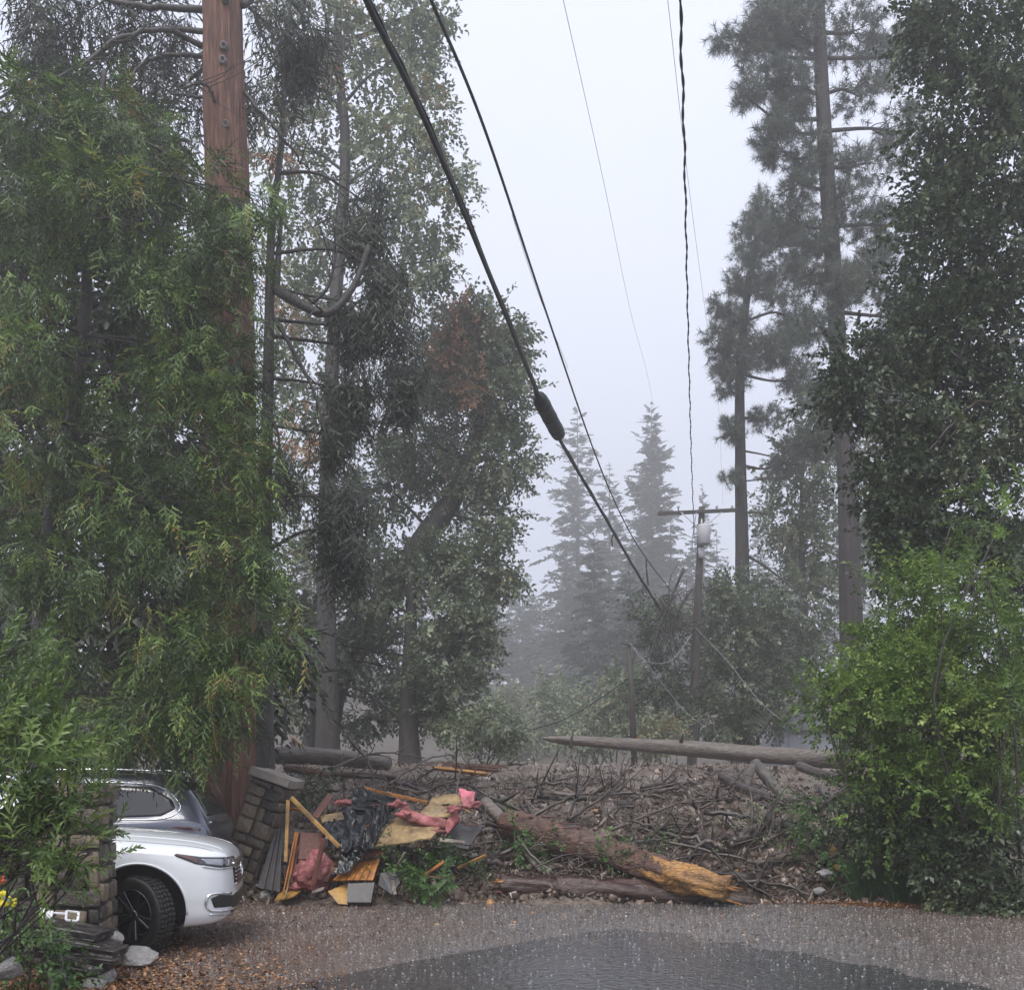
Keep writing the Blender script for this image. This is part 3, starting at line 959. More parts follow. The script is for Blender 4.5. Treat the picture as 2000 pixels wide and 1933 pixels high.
# dead brown sprays hanging among the green
bb = [(330, 1230, 60, 70, 13.7, .5), (430, 1320, 70, 60, 13.6, .5), (560, 1160, 25, 60, 14, .3), (300, 1400, 60, 50, 13.5, .4), (470, 1150, 30, 90, 14.2, .3), (90, 1080, 50, 20, 14, .3)]
crown(g, 'cedar', bb, 9, .6, droop=1.6, tint=(.86, .05), clump=4, rand=.4, clump_r=.14)
g.build('crown', M['cedar_leaf'], t)['kind'] = 'stuff'
for c in cl: limb(t, M['bark_dark'], near(tp, c[0], -.6), c, .028, maxn=8, sag=.2)

# ---- tall grey-green oak behind, reaching the top of the picture
t = tree_root('tall_oak', 650, 33.0, 'tall airy grey-green oak with sky showing through its upper crown')
tp = trunk(t, M['bark_dark'], [sunk(640, 33.0), at(640, 1000, 33.0), at(655, 600, 33.0), at(675, 300, 33.0), at(660, 100, 33.0), at(665, -200, 33.0)], .29, .09, n=50)
blobs = [(640, 60, 110, 80, 33.0, 2.11, .8), (780, 40, 90, 60, 33.0, 1.85), (840, 20, 45, 40, 32.5, 1.19), (800, 130, 70, 60, 32.7, 1.58), (640, 190, 100, 70, 33.0, 2.11, .6), (840, 230, 40, 60, 32.3, 1.19), (780, 300, 100, 70, 32.3, 1.72), (900, 340, 42, 40, 32.1, 1.06, .8), (570, 300, 80, 80, 33.7, 1.85, .7),
         (820, 420, 80, 70, 32.3, 1.72), (600, 450, 80, 80, 34.3, 1.85, .8), (850, 510, 45, 40, 32.1, 1.19, .7), (800, 560, 70, 50, 32.5, 1.58), (580, 600, 80, 90, 34.3, 1.85), (600, 760, 90, 80, 34.3, 1.85), (560, 950, 60, 90, 34.3, 1.72), (610, 1120, 90, 90, 34.3, 1.85)]
g = Geo()
cl = crown(g, 'broad_big', blobs, 8.5, 1.3, droop=.35, tint=(.55, .2), clump=1.3, clump_r=.5, shell=.3)
g.build('crown', M['oak_leaf'], t)['kind'] = 'stuff'
g = Geo()
crown(g, 'broad_big', [(610, 130, 40, 40, 32.3, 0.79), (540, 300, 25, 30, 32.3, 0.66), (590, 850, 45, 60, 32.3, 0.79, .7), (560, 600, 25, 40, 32.5, 0.66)], 8, 1.15, droop=.4, tint=(.5, .25), clump=1.2)
o_ = g.build('dead_foliage', M['rusty_leaf'], t); o_['kind'] = 'stuff'; o_['label'] = 'patches of dead rust-brown leaves'
for c in cl: limb(t, M['bark_dark'], near(tp, c[0], .8), c, .06)

# ---- leaning oak
t = tree_root('leaning_oak', 620, 37.0, 'oak with a thick trunk leaning toward the misty road')
tp = trunk(t, M['bark_dark'], [sunk(618, 37.0), at(650, 1340, 37.0), at(740, 1190, 37.0), at(830, 1050, 37.0), at(890, 965, 37.0), at(930, 850, 37.0), at(950, 700, 37.0), at(960, 620, 37.0)], .60, .15, sides=18, n=50, flute=.04, flare=.25)
blobs = [(960, 640, 60, 55, 37.0, 1.85), (900, 640, 60, 60, 37.4, 1.85), (1000, 690, 35, 50, 36.4, 1.19), (940, 760, 80, 60, 37.0, 2.11), (1000, 800, 50, 55, 36.4, 1.58), (850, 720, 60, 70, 37.6, 1.85, .9), (980, 900, 60, 60, 36.4, 1.72), (830, 850, 90, 80, 37.8, 1.98), (900, 960, 80, 60, 37.5, 1.98, .8),
         (970, 1030, 45, 45, 36.2, 1.32), (760, 950, 70, 80, 37.9, 1.85), (930, 1120, 75, 50, 36.4, 1.85), (990, 1130, 30, 26, 35.9, 0.79), (830, 1120, 80, 60, 36.3, 1.85), (740, 1080, 60, 60, 37.6, 1.58)]
g = Geo()
cl = crown(g, 'broad_big', blobs, 15, 1.3, droop=.35, tint=(.48, .2), clump=1.1, clump_r=.5, shell=.3)
g.build('crown', M['oak_leaf'], t)['kind'] = 'stuff'
g = Geo()
crown(g, 'broad_big', [(905, 650, 50, 55, 35.9, 1.06), (925, 760, 30, 55, 35.6, 0.79), (870, 680, 40, 40, 36.0, 0.92), (880, 610, 40, 30, 36.0, 0.92)], 8.5, 1.2, droop=.4, tint=(.45, .25), clump=1.1)
o_ = g.build('dead_foliage', M['rusty_leaf'], t); o_['kind'] = 'stuff'; o_['label'] = 'patch of dead rust-brown leaves'
for c in cl: limb(t, M['bark_dark'], near(tp, c[0], .8), c, .07)

# ---- dark understorey oak with an upright trunk
t = tree_root('upright_dark_oak', 800, 35.6, 'dark bushy oak with an upright trunk at the edge of the misty gap')
tp = trunk(t, M['bark_dark'], [sunk(800, 35.6), at(798, 1350, 35.6), at(803, 1200, 35.6), at(798, 1050, 35.6)], .33, .13, n=30)
blobs = [(860, 1210, 80, 50, 35.0, 1.72), (930, 1230, 45, 45, 34.6, 1.32), (880, 1290, 75, 50, 34.8, 1.58), (940, 1310, 25, 25, 34.3, 0.79), (750, 1190, 80, 60, 36.3, 1.72), (700, 1290, 80, 70, 36.7, 1.72), (820, 1360, 80, 55, 36.0, 1.58, .8), (600, 1250, 60, 90, 35.6, 1.45), (880, 1390, 60, 40, 36.4, 1.32), (560, 1380, 40, 60, 35.6, 1.06, .6), (720, 1400, 60, 45, 37.6, 1.32, .8)]
g = Geo()
cl = crown(g, 'broad_big', blobs, 13.5, 1.3, droop=.4, tint=(.36, .2), clump=1.1, clump_r=.5, shell=.3)
g.build('crown', M['oak_leaf'], t)['kind'] = 'stuff'
for c in cl: limb(t, M['bark_dark'], near(tp, c[0], .5), c, .05)


def bush(name, label, blobs, kind, mat, dens, sc, group=None, stems=5, bark='bark_dark', tint=(.45, .2), droop=.3, clump=1.3, clump_r=.3, rand=.5, r0=.025, base=None, cat='shrub', grow=.0):
    c0, r0_ = blob_m(blobs[0])
    X, Yc = (c0[0], c0[1]) if base is None else base
    root = empty(name, (X, Yc, gz(X, Yc)))
    tag(root, label, cat, group)
    g = Geo()
    cl = crown(g, kind, blobs, dens, sc, droop=droop, tint=tint, clump=clump, clump_r=clump_r, rand=rand)
    g.build('foliage', M[mat], root)['kind'] = 'stuff'
    for k, c in enumerate(cl):
        limb(root, M[bark], (X + rng.normal() * .15, Yc + rng.normal() * .1, gz(X, Yc) - .05), c, r0, name='stem', maxn=8)
    return root


bush('roadside_bush', 'pale green bush at the misty end of the left treeline', [(950, 1420, 55, 50, 32, 1.1), (900, 1430, 50, 40, 31.5, 1.0), (990, 1440, 30, 30, 33, .8)], 'broad_big', 'oak_leaf', 16, 1.0, tint=(.62, .15))

# ---- right: two tall pines
t = tree_root('tall_pine', 1668, 35, 'tallest pine at the right, its trunk running off the top of the picture')
tp = trunk(t, M['bark_pine'], [sunk(1670, 35), at(1662, 1180, 35), at(1655, 950, 35), at(1641, 750, 35), at(1626, 500, 35), at(1612, 300, 35), at(1602, 100, 35), at(1594, -120, 35)], .38, .19, sides=20, n=60, flute=.03)
left = [(1455, 85, 50, 30, 34.5, .9), (1500, 60, 60, 40, 34.6, 1.0), (1560, 60, 50, 55, 34.8, 1.1), (1495, 150, 60, 40, 34.6, 1.0), (1560, 170, 50, 50, 34.8, 1.0), (1410, 75, 24, 16, 34.4, .5), (1460, 190, 28, 18, 34.3, .5), (1530, 240, 45, 26, 34.6, .8), (1520, 290, 45, 35, 34.6, .9), (1580, 300, 40, 40, 34.8, .9), (1560, 360, 45, 24, 34.8, .8), (1510, 20, 50, 30, 34.8, .9), (1580, -20, 60, 40, 35, 1.1)]
right = [(1545, 420, 40, 35, 35, .9, .8), (1595, 460, 40, 40, 34.8, .9), (1580, 530, 35, 40, 35, .9, .8), (1600, 770, 40, 45, 35, .9, .7), (1590, 870, 40, 40, 35.5, .9, .7), (1670, 60, 60, 50, 35.5, 1.2, .7), (1740, 110, 60, 50, 35.5, 1.2, .6), (1680, 190, 60, 50, 35.5, 1.1, .6), (1760, 260, 50, 60, 36, 1.2, .6), (1690, 320, 60, 40, 35.5, 1.1, .7), (1650, 400, 50, 40, 35.2, 1.0, .8), (1730, 440, 60, 50, 36, 1.2, .8), (1700, 540, 80, 50, 36, 1.2, .9), (1650, 560, 40, 40, 34.6, .9), (1760, 620, 60, 60, 36, 1.2, .8), (1600, 640, 50, 50, 34.8, 1.0, .7), (1720, 740, 60, 70, 36.5, 1.2)]
g = Geo()
cl = crown(g, 'pine', left + right, 17, 1.5, droop=-.25, tint=(.42, .18), clump=2.6, clump_r=.26, rand=.6, shell=.35)
g.build('crown', M['pine_needle'], t)['kind'] = 'stuff'
for c in cl: limb(t, M['bark_pine'], near(tp, c[0], .3), c, .075, sag=-.05, maxn=14)

t = tree_root('shorter_pine', 1450, 45, 'shorter pine with a dark straight trunk behind the utility pole')
tp = trunk(t, M['bark_pine'], [sunk(1452, 45), at(1450, 1130, 45), at(1446, 900, 45), at(1446, 720, 45), at(1462, 560, 45), at(1490, 430, 45), at(1500, 390, 45)], .33, .06, sides=16, n=50, flute=.03)
blobs = [(1490, 410, 35, 35, 45.0, .8), (1470, 470, 45, 45, 44.8, .9), (1530, 480, 45, 50, 45.3, 1.0), (1455, 540, 40, 40, 44.6, .9), (1520, 570, 55, 50, 45.3, 1.0, .8), (1405, 600, 28, 18, 44.2, .6), (1440, 620, 40, 22, 44.5, .8), (1400, 665, 30, 26, 44.3, .7), (1440, 700, 50, 40, 44.5, 1.0), (1500, 680, 60, 45, 45.2, 1.1), (1420, 745, 40, 26, 44.5, .8),
         (1560, 640, 40, 50, 45.5, .9, .7), (1560, 740, 45, 40, 45.5, .9, .7), (1430, 830, 20, 40, 44.6, .5), (1420, 930, 20, 24, 44.6, .5, .7), (1500, 820, 40, 30, 45.4, .8, .6), (1540, 900, 45, 40, 45.6, .9, .7)]
g = Geo()
cl = crown(g, 'pine', blobs, 19, 1.55, droop=-.25, tint=(.42, .18), clump=2.4, clump_r=.28, rand=.6, shell=.35)
g.build('crown', M['pine_needle'], t)['kind'] = 'stuff'
for c in cl: limb(t, M['bark_pine'], near(tp, c[0], .2), c, .07, sag=-.05)
for pts, r0 in (([(1450, 880, 44.9), (1500, 890, 44.5), (1560, 910, 44.2)], .05), ([(1452, 1000, 44.9), (1500, 1005, 44.4), (1530, 1040, 44.2)], .05), ([(1452, 1080, 44.9), (1500, 1110, 44.5), (1560, 1160, 44.3), (1600, 1210, 44.2)], .07),
                ([(1448, 940, 44.9), (1500, 935, 44.6), (1540, 930, 44.5)], .04)):
    g = Geo(); path = smooth_path([at(*p) for p in pts], 14)
    tube(g, path, np.linspace(r0, r0 * .3, 14), 6)
    for k in range(4):
        j = rng.integers(5, 13); q = path[j] + rng.normal(size=3) * [.5, .4, .5]
        tube(g, smooth_path([path[j], (path[j] + q) / 2, q], 4), np.linspace(r0 * .3, .01, 4), 4)
    g.build('bare_branch', M['bark_dark'], t, True)

# ---- mid-distance broadleaf trees behind the pines
for (px, Y, blobs, lab) in (
        (1570, 48, [(1570, 900, 70, 80, 48, 1.8), (1540, 1010, 70, 80, 47.5, 1.8), (1600, 1060, 70, 90, 48, 1.8), (1560, 1180, 80, 80, 47.5, 1.8), (1600, 1300, 70, 70, 48, 1.6), (1530, 1280, 50, 60, 47.5, 1.5), (1590, 800, 45, 50, 48, 1.4)], 'hazy grey-green tree between the two pine trunks'),
        (1740, 50, [(1720, 880, 60, 80, 50, 1.8), (1760, 1000, 80, 80, 50, 1.8), (1710, 1090, 60, 70, 50, 1.8), (1740, 760, 60, 70, 50, 1.6), (1800, 850, 70, 90, 50, 1.8)], 'hazy tree behind the tallest pine')):
    t = tree_root('hazy_tree', px, Y, lab)
    tp = trunk(t, M['bark_grey'], [sunk(px, Y), at(px + 5, 1300, Y), at(px - 5, 1050, Y), at(px, 850, Y)], .25, .06, n=30)
    g = Geo()
    cl = crown(g, 'broad_big', blobs, 8, 1.6, droop=.2, tint=(.5, .18), clump=.9, clump_r=.55)
    g.build('crown', M['oak_leaf'], t)['kind'] = 'stuff'
    for c in cl: limb(t, M['bark_grey'], near(tp, c[0], .8), c, .07)

# ---- dense bushes round the utility pole
bush('pole_bush', 'dense dark rounded bush growing behind the utility pole', [(1430, 1250, 90, 80, 43.0, 1.7), (1490, 1220, 50, 60, 43.3, 1.3), (1380, 1190, 45, 50, 43.2, 1.1), (1440, 1340, 90, 60, 42.5, 1.7), (1490, 1390, 50, 50, 42.4, 1.3), (1400, 1410, 70, 40, 42.3, 1.3), (1440, 1165, 50, 40, 43.5, 1.1), (1530, 1290, 30, 60, 43.4, 1.0)],
     'broad_big', 'oak_leaf', 13, 1.35, tint=(.3, .2), r0=.05, base=(9.3, 43), clump_r=.45)
bush('yellowing_bush', 'low yellowing bush at the foot of the leaning thin post', [(1300, 1430, 55, 35, 39, 1.1), (1270, 1440, 40, 30, 39, .9)], 'broad_big', 'oak_leaf', 14, 1.1, tint=(.85, .08))
bush('dark_sapling', 'dark ragged sapling between the two posts', [(1290, 1330, 45, 50, 41, 1.1), (1300, 1240, 40, 50, 41, 1.0), (1270, 1190, 40, 40, 42, .9), (1330, 1380, 40, 50, 40, 1.0)], 'broad_big', 'oak_dark', 12, 1.2, tint=(.5, .2), clump_r=.45, base=(5.9, 41))

# ---- far firs and misty trees
def fir(name, px, Y, top, half, label, group=None, base=None, dens=1.0, prof=.8, tpl='fir'):
    root = tree_root(name, px, Y, label, 'tree', group)
    X = (px - 1000) * Y / F
    z0 = gz(X, Y); z1 = CAM_H + (HOR - top) * Y / F
    H = z1 - z0; Rm = half * Y / F
    tp = trunk(root, M['bark_dark'], [(X, Y, z0 - .3), (X + .05, Y, z0 + H * .5), (X, Y, z1)], .012 * H + .05, .02, sides=8, n=24, flute=0)
    g = Geo(); gb = Geo(); P_, D_, S_ = [], [], []
    z = z0 + H * .12
    while z < z1 - .1:
        u = (z - z0) / H
        L = Rm * 1.1 * (1 - u) ** prof * rng.uniform(.55, 1.25) + .2
        nb = int((4 + 4 * (1 - u)) * dens)
        for k in range(nb):
            a = rng.uniform(0, 6.28); l = L * rng.uniform(.6, 1.15)
            d = np.array([math.cos(a), math.sin(a), -.28 + .55 * u + rng.normal() * .16])
            m = max(1, int(l / (.0075 * Y)))
            for q in range(m):
                P_.append(np.array([X, Y, z]) + d * l * (q + .1) / m + rng.normal(size=3) * .06); D_.append(d + rng.normal(size=3) * .25); S_.append(min(l, .0105 * Y) * 1.35)
        z += max(.22, H * .02) * rng.uniform(.7, 1.3)
    P_, D_, S_ = np.array(P_), np.array(D_), np.array(S_)
    stamp(g, tpl, P_, D_, S_, np.clip(rng.normal(.5, .2, len(P_)), .1, .9), rng.uniform(-.5, .5, len(P_)))
    g.build('crown', M['fir_needle'], root)['kind'] = 'stuff'


fir('spire_fir', 1272, 150, 785, 105, 'pointed fir standing highest in the misty gap', dens=1.9)
fir('ragged_fir', 1128, 172, 800, 90, 'ragged fir to the left of the pointed fir in the mist', dens=1.0, prof=.6)
fir('small_fir', 1372, 150, 945, 50, 'small fir peeking above the crossarm of the utility pole')
fir('dim_fir', 1190, 165, 900, 80, 'dim fir between the ragged fir and the pointed fir')
fir('hazy_fir', 1230, 95, 1090, 90, 'hazy dark fir in front of the pointed fir, below the cables')
fir('broad_misty_fir', 1160, 105, 1040, 95, 'broad misty fir right of the open gap with a dark trunk')
for k, (px, Y, top, half) in enumerate([(1105, 100, 1060, 90), (1020, 125, 1130, 120), (950, 115, 1080, 100), (1310, 90, 1000, 60), (1400, 92, 1040, 60), (900, 110, 960, 70), (1480, 90, 1000, 70), (1250, 110, 930, 60), (1350, 105, 1060, 60), (820, 105, 1000, 80), (1560, 95, 1000, 80), (1660, 90, 950, 80), (700, 95, 1000, 90), (600, 90, 1000, 90)]):
    fir('distant_fir', px, Y * 1.6, top, half, 'distant misty fir ' + ('glimpsed behind the left oaks' if px < 930 else 'in the open gap at the end of the road' if px < 1060 else 'behind the ragged fir' if px < 1200 else 'behind the pointed fir' if px < 1320 else 'behind the utility pole' if px < 1420 else 'behind the two tall pines'), 'distant firs fading into the mist', dens=.8, tpl='fir_far')
for k, (px, Y, py, rx, ry, lab) in enumerate([(1030, 80, 1445, 60, 45, 'pale misty bush in the open gap of the road'), (1085, 66, 1410, 55, 80, 'misty bush under the broad misty fir'), (975, 90, 1400, 55, 70, 'faint bush at the left of the misty gap'), (1150, 55, 1430, 60, 50, 'low hazy thicket left of the thin post'), (1200, 50, 1380, 50, 80, 'hazy upright thicket behind the thin post')]):
    bush('misty_bush', lab, [(px, py, rx, ry, Y, 1.8), (px + 25, py - 20, rx * .6, ry * .7, Y + 1, 1.3)], 'broad_big', 'oak_leaf', 5.0, 1.9, tint=(.6, .15), r0=.05, clump_r=.6)

# ---- right: dark glossy broadleaf tree hanging in from outside the frame
t = tree_root('glossy_oak', 2150, 17, 'dark glossy-leaved oak hanging in from the right edge')
tp = trunk(t, M['bark_dark'], [sunk(2150, 17), at(2140, 1200, 17), at(2110, 800, 17), at(2080, 400, 17), at(2060, 0, 17), at(2040, -250, 17)], .26, .10, n=40)
blobs = [(1880, 30, 100, 60, 17, .9, .8), (1960, 120, 70, 90, 16.5, .9), (1840, 120, 60, 60, 17.3, .8, .8), (1900, 230, 90, 70, 16.8, .9), (1980, 320, 60, 90, 16.3, .9), (1880, 350, 70, 60, 17, .8, .8), (1850, 450, 70, 60, 17, .8), (1940, 500, 90, 80, 16.5, .9), (1820, 560, 60, 60, 17, .8), (1900, 650, 110, 70, 16.5, .9), (1760, 660, 90, 50, 16.8, .7), (1680, 705, 50, 40, 16.6, .5), (1720, 770, 70, 45, 16.6, .6), (1830, 780, 100, 60, 16.5, .8), (1960, 800, 60, 90, 16.2, .9),
         (1760, 860, 70, 45, 16.8, .6, .8), (1870, 900, 100, 60, 16.4, .8), (1740, 940, 60, 45, 16.6, .6), (1700, 945, 40, 25, 16.5, .4, .8), (1820, 1010, 110, 60, 16.4, .8), (1950, 1000, 70, 80, 16, .8), (1880, 1110, 120, 60, 16, .8), (1760, 1060, 50, 40, 16.5, .5), (1990, 1180, 60, 90, 18, .9, .6), (1980, 1340, 70, 110, 18, .9, .6), (1900, 1500, 110, 80, 18, .9, .5)]
g = Geo()
cl = crown(g, 'broad', blobs, 50, 1.15, droop=.3, tint=(.45, .22), clump=2.2, clump_r=.28, rand=.6, shell=.3)
g.build('crown', M['oak_dark'], t)['kind'] = 'stuff'
for c in cl: limb(t, M['bark_dark'], near(tp, c[0], .7), c, .035, maxn=10)
for pts, r0 in (([(2060, 740, 16.2), (1960, 780, 16), (1900, 790, 15.9), (1860, 830, 15.8), (1830, 860, 15.8)], .045), ([(2060, 780, 16), (1990, 770, 15.9), (1930, 720, 15.8), (1880, 700, 15.7), (1840, 680, 15.8)], .03), ([(2060, 820, 16), (1960, 870, 15.8), (1910, 930, 15.8), (1880, 980, 15.8)], .03), ([(2050, 640, 16), (1980, 660, 15.8), (1930, 640, 15.8), (1900, 650, 15.8)], .025)):
    g = Geo(); path = smooth_path([at(*p) for p in pts], 18); path[1:-1] += rng.normal(size=(16, 3)) * .015
    tube(g, path, np.linspace(r0, r0 * .3, 18), 6)
    for k in range(7):
        j = rng.integers(5, 17); q = path[j] + rng.normal(size=3) * [.35, .3, .3]
        tube(g, smooth_path([path[j], (path[j] + q) / 2 + rng.normal(size=3) * .04, q], 5), np.linspace(r0 * .35, .005, 5), 4)
    g.build('bare_branch', M['bark_branch'], t, True)

bush('bright_shrub', 'large bright yellow-green shrub at the right of the debris', [(1778, 1202, 83, 65, 15, .8), (1868, 1182, 74, 55, 15, .8), (1718, 1272, 74, 55, 14.8, .8), (1818, 1302, 102, 65, 14.6, .9), (1638, 1362, 51, 32, 14.8, .5, .7), (1708, 1372, 65, 55, 14.6, .7), (1818, 1422, 102, 74, 14.4, .9), (1708, 1472, 55, 46, 14.5, .6), (1788, 1532, 83, 65, 14.4, .8), (1738, 1592, 55, 46, 14.5, .6, .8), (1918, 1332, 55, 83, 14.6, .7), (1898, 1472, 65, 55, 14.5, .7), (1948, 1432, 46, 83, 14.8, .7), (1608, 1377, 27, 20, 14.9, .3, .6), (1868, 1552, 65, 55, 14.4, .7, .8)],
     'shrub', 'bright_leaf', 74, 1.15, tint=(.45, .25), base=(5.9, 14.9), droop=.1, clump=2.2, clump_r=.25, rand=.5)
bush('yellow_green_sapling', 'yellow-green leafy sapling at the right edge below the glossy oak', [(1960, 1010, 60, 70, 13.6, .5, .8), (1930, 1130, 70, 80, 13.6, .6, .8), (1980, 1250, 50, 90, 13.4, .6), (1970, 1400, 50, 80, 13.4, .6), (1950, 1530, 60, 60, 13.4, .5, .7)],
     'lance', 'bright_leaf', 15, 1.0, tint=(.28, .18), base=(6.7, 13.9), droop=.2, clump=2, clump_r=.25)
bush('dark_shrub', 'dark low shrub in the shade at the lower right edge', [(1900, 1600, 90, 70, 14.2, .7), (1970, 1680, 60, 90, 13.9, .7), (1860, 1690, 80, 60, 14.3, .6), (1920, 1760, 70, 40, 13.9, .5), (1780, 1640, 70, 50, 14.7, .6), (1730, 1590, 50, 40, 15, .5, .8)],
     'shrub', 'oak_dark', 64, 1.25, tint=(.5, .25), base=(6.5, 14.2), clump=2.2, clump_r=.25)
bush('small_leaf_shrub', 'thin small-leaved shrub between the debris and the bright shrub', [(1640, 1560, 40, 50, 15.6, .4, .8), (1620, 1640, 40, 40, 15.4, .4, .8), (1660, 1500, 30, 30, 15.8, .4, .7)], 'shrub', 'ivy', 40, 1.0, tint=(.4, .25), base=(4.95, 15.4), clump=2, clump_r=.2)

# ---- foreground willow-leaved bush at the left
root = bush('willow_leaf_bush', 'bright willow-leaved bush in front of the left stone pillar', [(-13, 1310, 35, 63, 7.2, .3, .8), (22, 1270, 15, 36, 7.2, .12, .7), (2, 1430, 48, 54, 7.1, .35), (67, 1390, 22, 32, 7.1, .2, .7), (72, 1470, 52, 36, 7.0, .3), (132, 1455, 21, 25, 7.0, .15, .7), (32, 1545, 61, 34, 7.0, .3, .8), (112, 1590, 48, 30, 6.9, .25), (12, 1635, 61, 28, 6.9, .3), (112, 1655, 39, 23, 6.9, .2), (172, 1665, 19, 16, 6.9, .12, .8), (62, 1690, 52, 14, 6.9, .2, .8), (162, 1570, 19, 19, 7.0, .12, .6)],
            'lance', 'lance_leaf', 120, .74, tint=(.45, .2), base=(-4.5, 7.3), droop=-.75, clump=8, clump_r=.10, rand=.42, r0=.014)
# ================================================================== stone pillars
def unit_stone(seed):
    bm = bmesh.new()
    bmesh.ops.create_cube(bm, size=1.0)
    bmesh.ops.bevel(bm, geom=bm.edges[:], offset=.13, segments=2, affect='EDGES', profile=.6)
    r = random.Random(seed)
    for v in bm.verts:
        v.co += Vector((r.uniform(-1, 1), r.uniform(-1, 1), r.uniform(-1, 1))) * .06
    me = bpy.data.meshes.new('stone'); bm.to_mesh(me); bm.free()
    for p in me.polygons: p.use_smooth = True
    me.materials.append(M['stone'])
    return me


STONES = [unit_stone(s) for s in range(7)]


def pillar(label, loc, rz, tilt, W, H, cap=True, seed=1, part_label=None):
    rd = random.Random(seed)
    root = empty('stone_pillar', loc)
    root.rotation_euler = (tilt[0], tilt[1], rz)
    LOCAL.add(root.name)
    tag(root, label, 'pillar')

    def core(bm):
        bmesh.ops.create_cube(bm, size=1.0)
        for v in bm.verts: v.co = Vector((v.co.x * (W - .07), v.co.y * (W - .07), (v.co.z + .5) * (H + .3) - .3))
    bm_obj('mortar_core', core, M['mortar'], root)
    for face in range(4):
        a = face * math.pi / 2
        z = -.05
        while z < H - .03:
            h = min(rd.uniform(.12, .25), H - z)
            if H - z - h < .08: h = H - z
            x = -W / 2
            while x < W / 2 - .02:
                w = rd.uniform(.12, .40)
                if W / 2 - x - w < .1: w = W / 2 - x
                o = bpy.data.objects.new('stone', rd.choice(STONES)); COL.objects.link(o); o.parent = root
                cx, cz = x + w / 2, z + h / 2
                dp = W / 2 - .05 + rd.uniform(-.006, .014)
                o.location = (math.cos(a) * cx + math.sin(a) * dp, math.sin(a) * cx - math.cos(a) * dp, cz)
                o.scale = (w - rd.uniform(.015, .04), .13, h - rd.uniform(.015, .035))
                o.rotation_euler = (rd.uniform(-.05, .05), rd.uniform(-.07, .07), a + rd.uniform(-.05, .05))
                x += w
            z += h
    if cap:
        def capf(bm):
            bmesh.ops.create_cube(bm, size=1.0)
            for v in bm.verts: v.co = Vector((v.co.x * (W + .09), v.co.y * (W + .09), v.co.z * .13 + H + .075))
            bmesh.ops.subdivide_edges(bm, edges=bm.edges[:], cuts=5, use_grid_fill=True)
            nf = make_noise(seed, 3, 1.5, .6)
            for v in bm.verts: v.co += v.co.normalized() * .008 * float(nf(np.array(v.co)))
            bmesh.ops.bevel(bm, geom=[e for e in bm.edges if e.calc_face_angle(0) > .8], offset=.008, segments=1, affect='EDGES')
        bm_obj('capstone', capf, M['cap'], root)
    return root


pr = pillar('stone pillar tilted by the slide, with a pale slab cap, right of the parked cars', tuple(at(462, 1752, 15.2)), R(-10), (R(-2), R(19), 0), .54, 1.80, seed=3)
pl = pillar('upright stone pillar half hidden by the willow-leaved bush', (-4.03, 9.5, 0), R(8), (0, 0, 0), .54, 1.74, cap=False, seed=8)

# dark garden wall running off to the left of the upright pillar
gw_ = empty('garden_wall', (-5.6, 9.75, 0)); tag(gw_, 'dark stone garden wall behind the willow-leaved bush, left of the upright pillar', 'wall')
beam('wall_core', (-7.1, 9.82, .70), (-4.28, 9.82, .70), .24, 1.46, M['mortar'], gw_)
SD = []
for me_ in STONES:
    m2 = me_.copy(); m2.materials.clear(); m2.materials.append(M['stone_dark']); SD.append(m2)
rd = random.Random(5); z = -.02
while z < 1.4:
    h = rd.uniform(.14, .24); x = -7.1
    while x < -4.32:
        w = rd.uniform(.16, .45); w = min(w, -4.27 - x)
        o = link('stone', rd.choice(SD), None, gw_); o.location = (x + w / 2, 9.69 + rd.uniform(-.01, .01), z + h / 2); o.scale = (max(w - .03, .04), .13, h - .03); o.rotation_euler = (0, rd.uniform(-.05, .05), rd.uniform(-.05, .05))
        x += w
    z += h

# ================================================================== cars
SUV = np.array([
    # x, w, zb, zm, zs, f5, f6, z6, f7, z7, z8
    [.93, .40, .44, .56, .70, .95, .85, .74, .5, .76, .77],
    [.90, .62, .36, .56, .82, .95, .86, .88, .5, .905, .91],
    [.82, .79, .29, .58, .90, .955, .86, .975, .5, 1.01, 1.02],
    [.66, .90, .25, .60, .95, .955, .85, 1.03, .49, 1.075, 1.09],
    [.40, .965, .235, .62, 1.00, .95, .82, 1.08, .47, 1.13, 1.15],
    [.0, .99, .23, .64, 1.05, .945, .80, 1.125, .45, 1.18, 1.20],
    [-.35, .99, .23, .66, 1.08, .94, .80, 1.155, .46, 1.215, 1.235],
    [-.60, .99, .23, .66, 1.10, .94, .82, 1.18, .52, 1.25, 1.27],
    [-1.0, .99, .23, .66, 1.115, .94, .80, 1.37, .62, 1.45, 1.48],
    [-1.4, .99, .23, .66, 1.12, .94, .77, 1.58, .61, 1.66, 1.69],
    [-1.75, .99, .23, .66, 1.13, .94, .755, 1.645, .6, 1.735, 1.765],
    [-2.6, .99, .23, .66, 1.145, .94, .75, 1.66, .6, 1.755, 1.79],
    [-3.4, .985, .23, .66, 1.165, .94, .745, 1.64, .59, 1.735, 1.77],
    [-3.75, .975, .25, .66, 1.18, .94, .74, 1.58, .58, 1.675, 1.71],
    [-4.0, .955, .28, .66, 1.15, .945, .76, 1.36, .58, 1.43, 1.455],
    [-4.17, .91, .33, .66, 1.06, .95, .82, 1.13, .55, 1.16, 1.17],
    [-4.25, .82, .40, .64, .92, .95, .85, .96, .5, .975, .98],
    [-4.28, .60, .46, .62, .78, .95, .85, .80, .5, .81, .82]])[::-1]


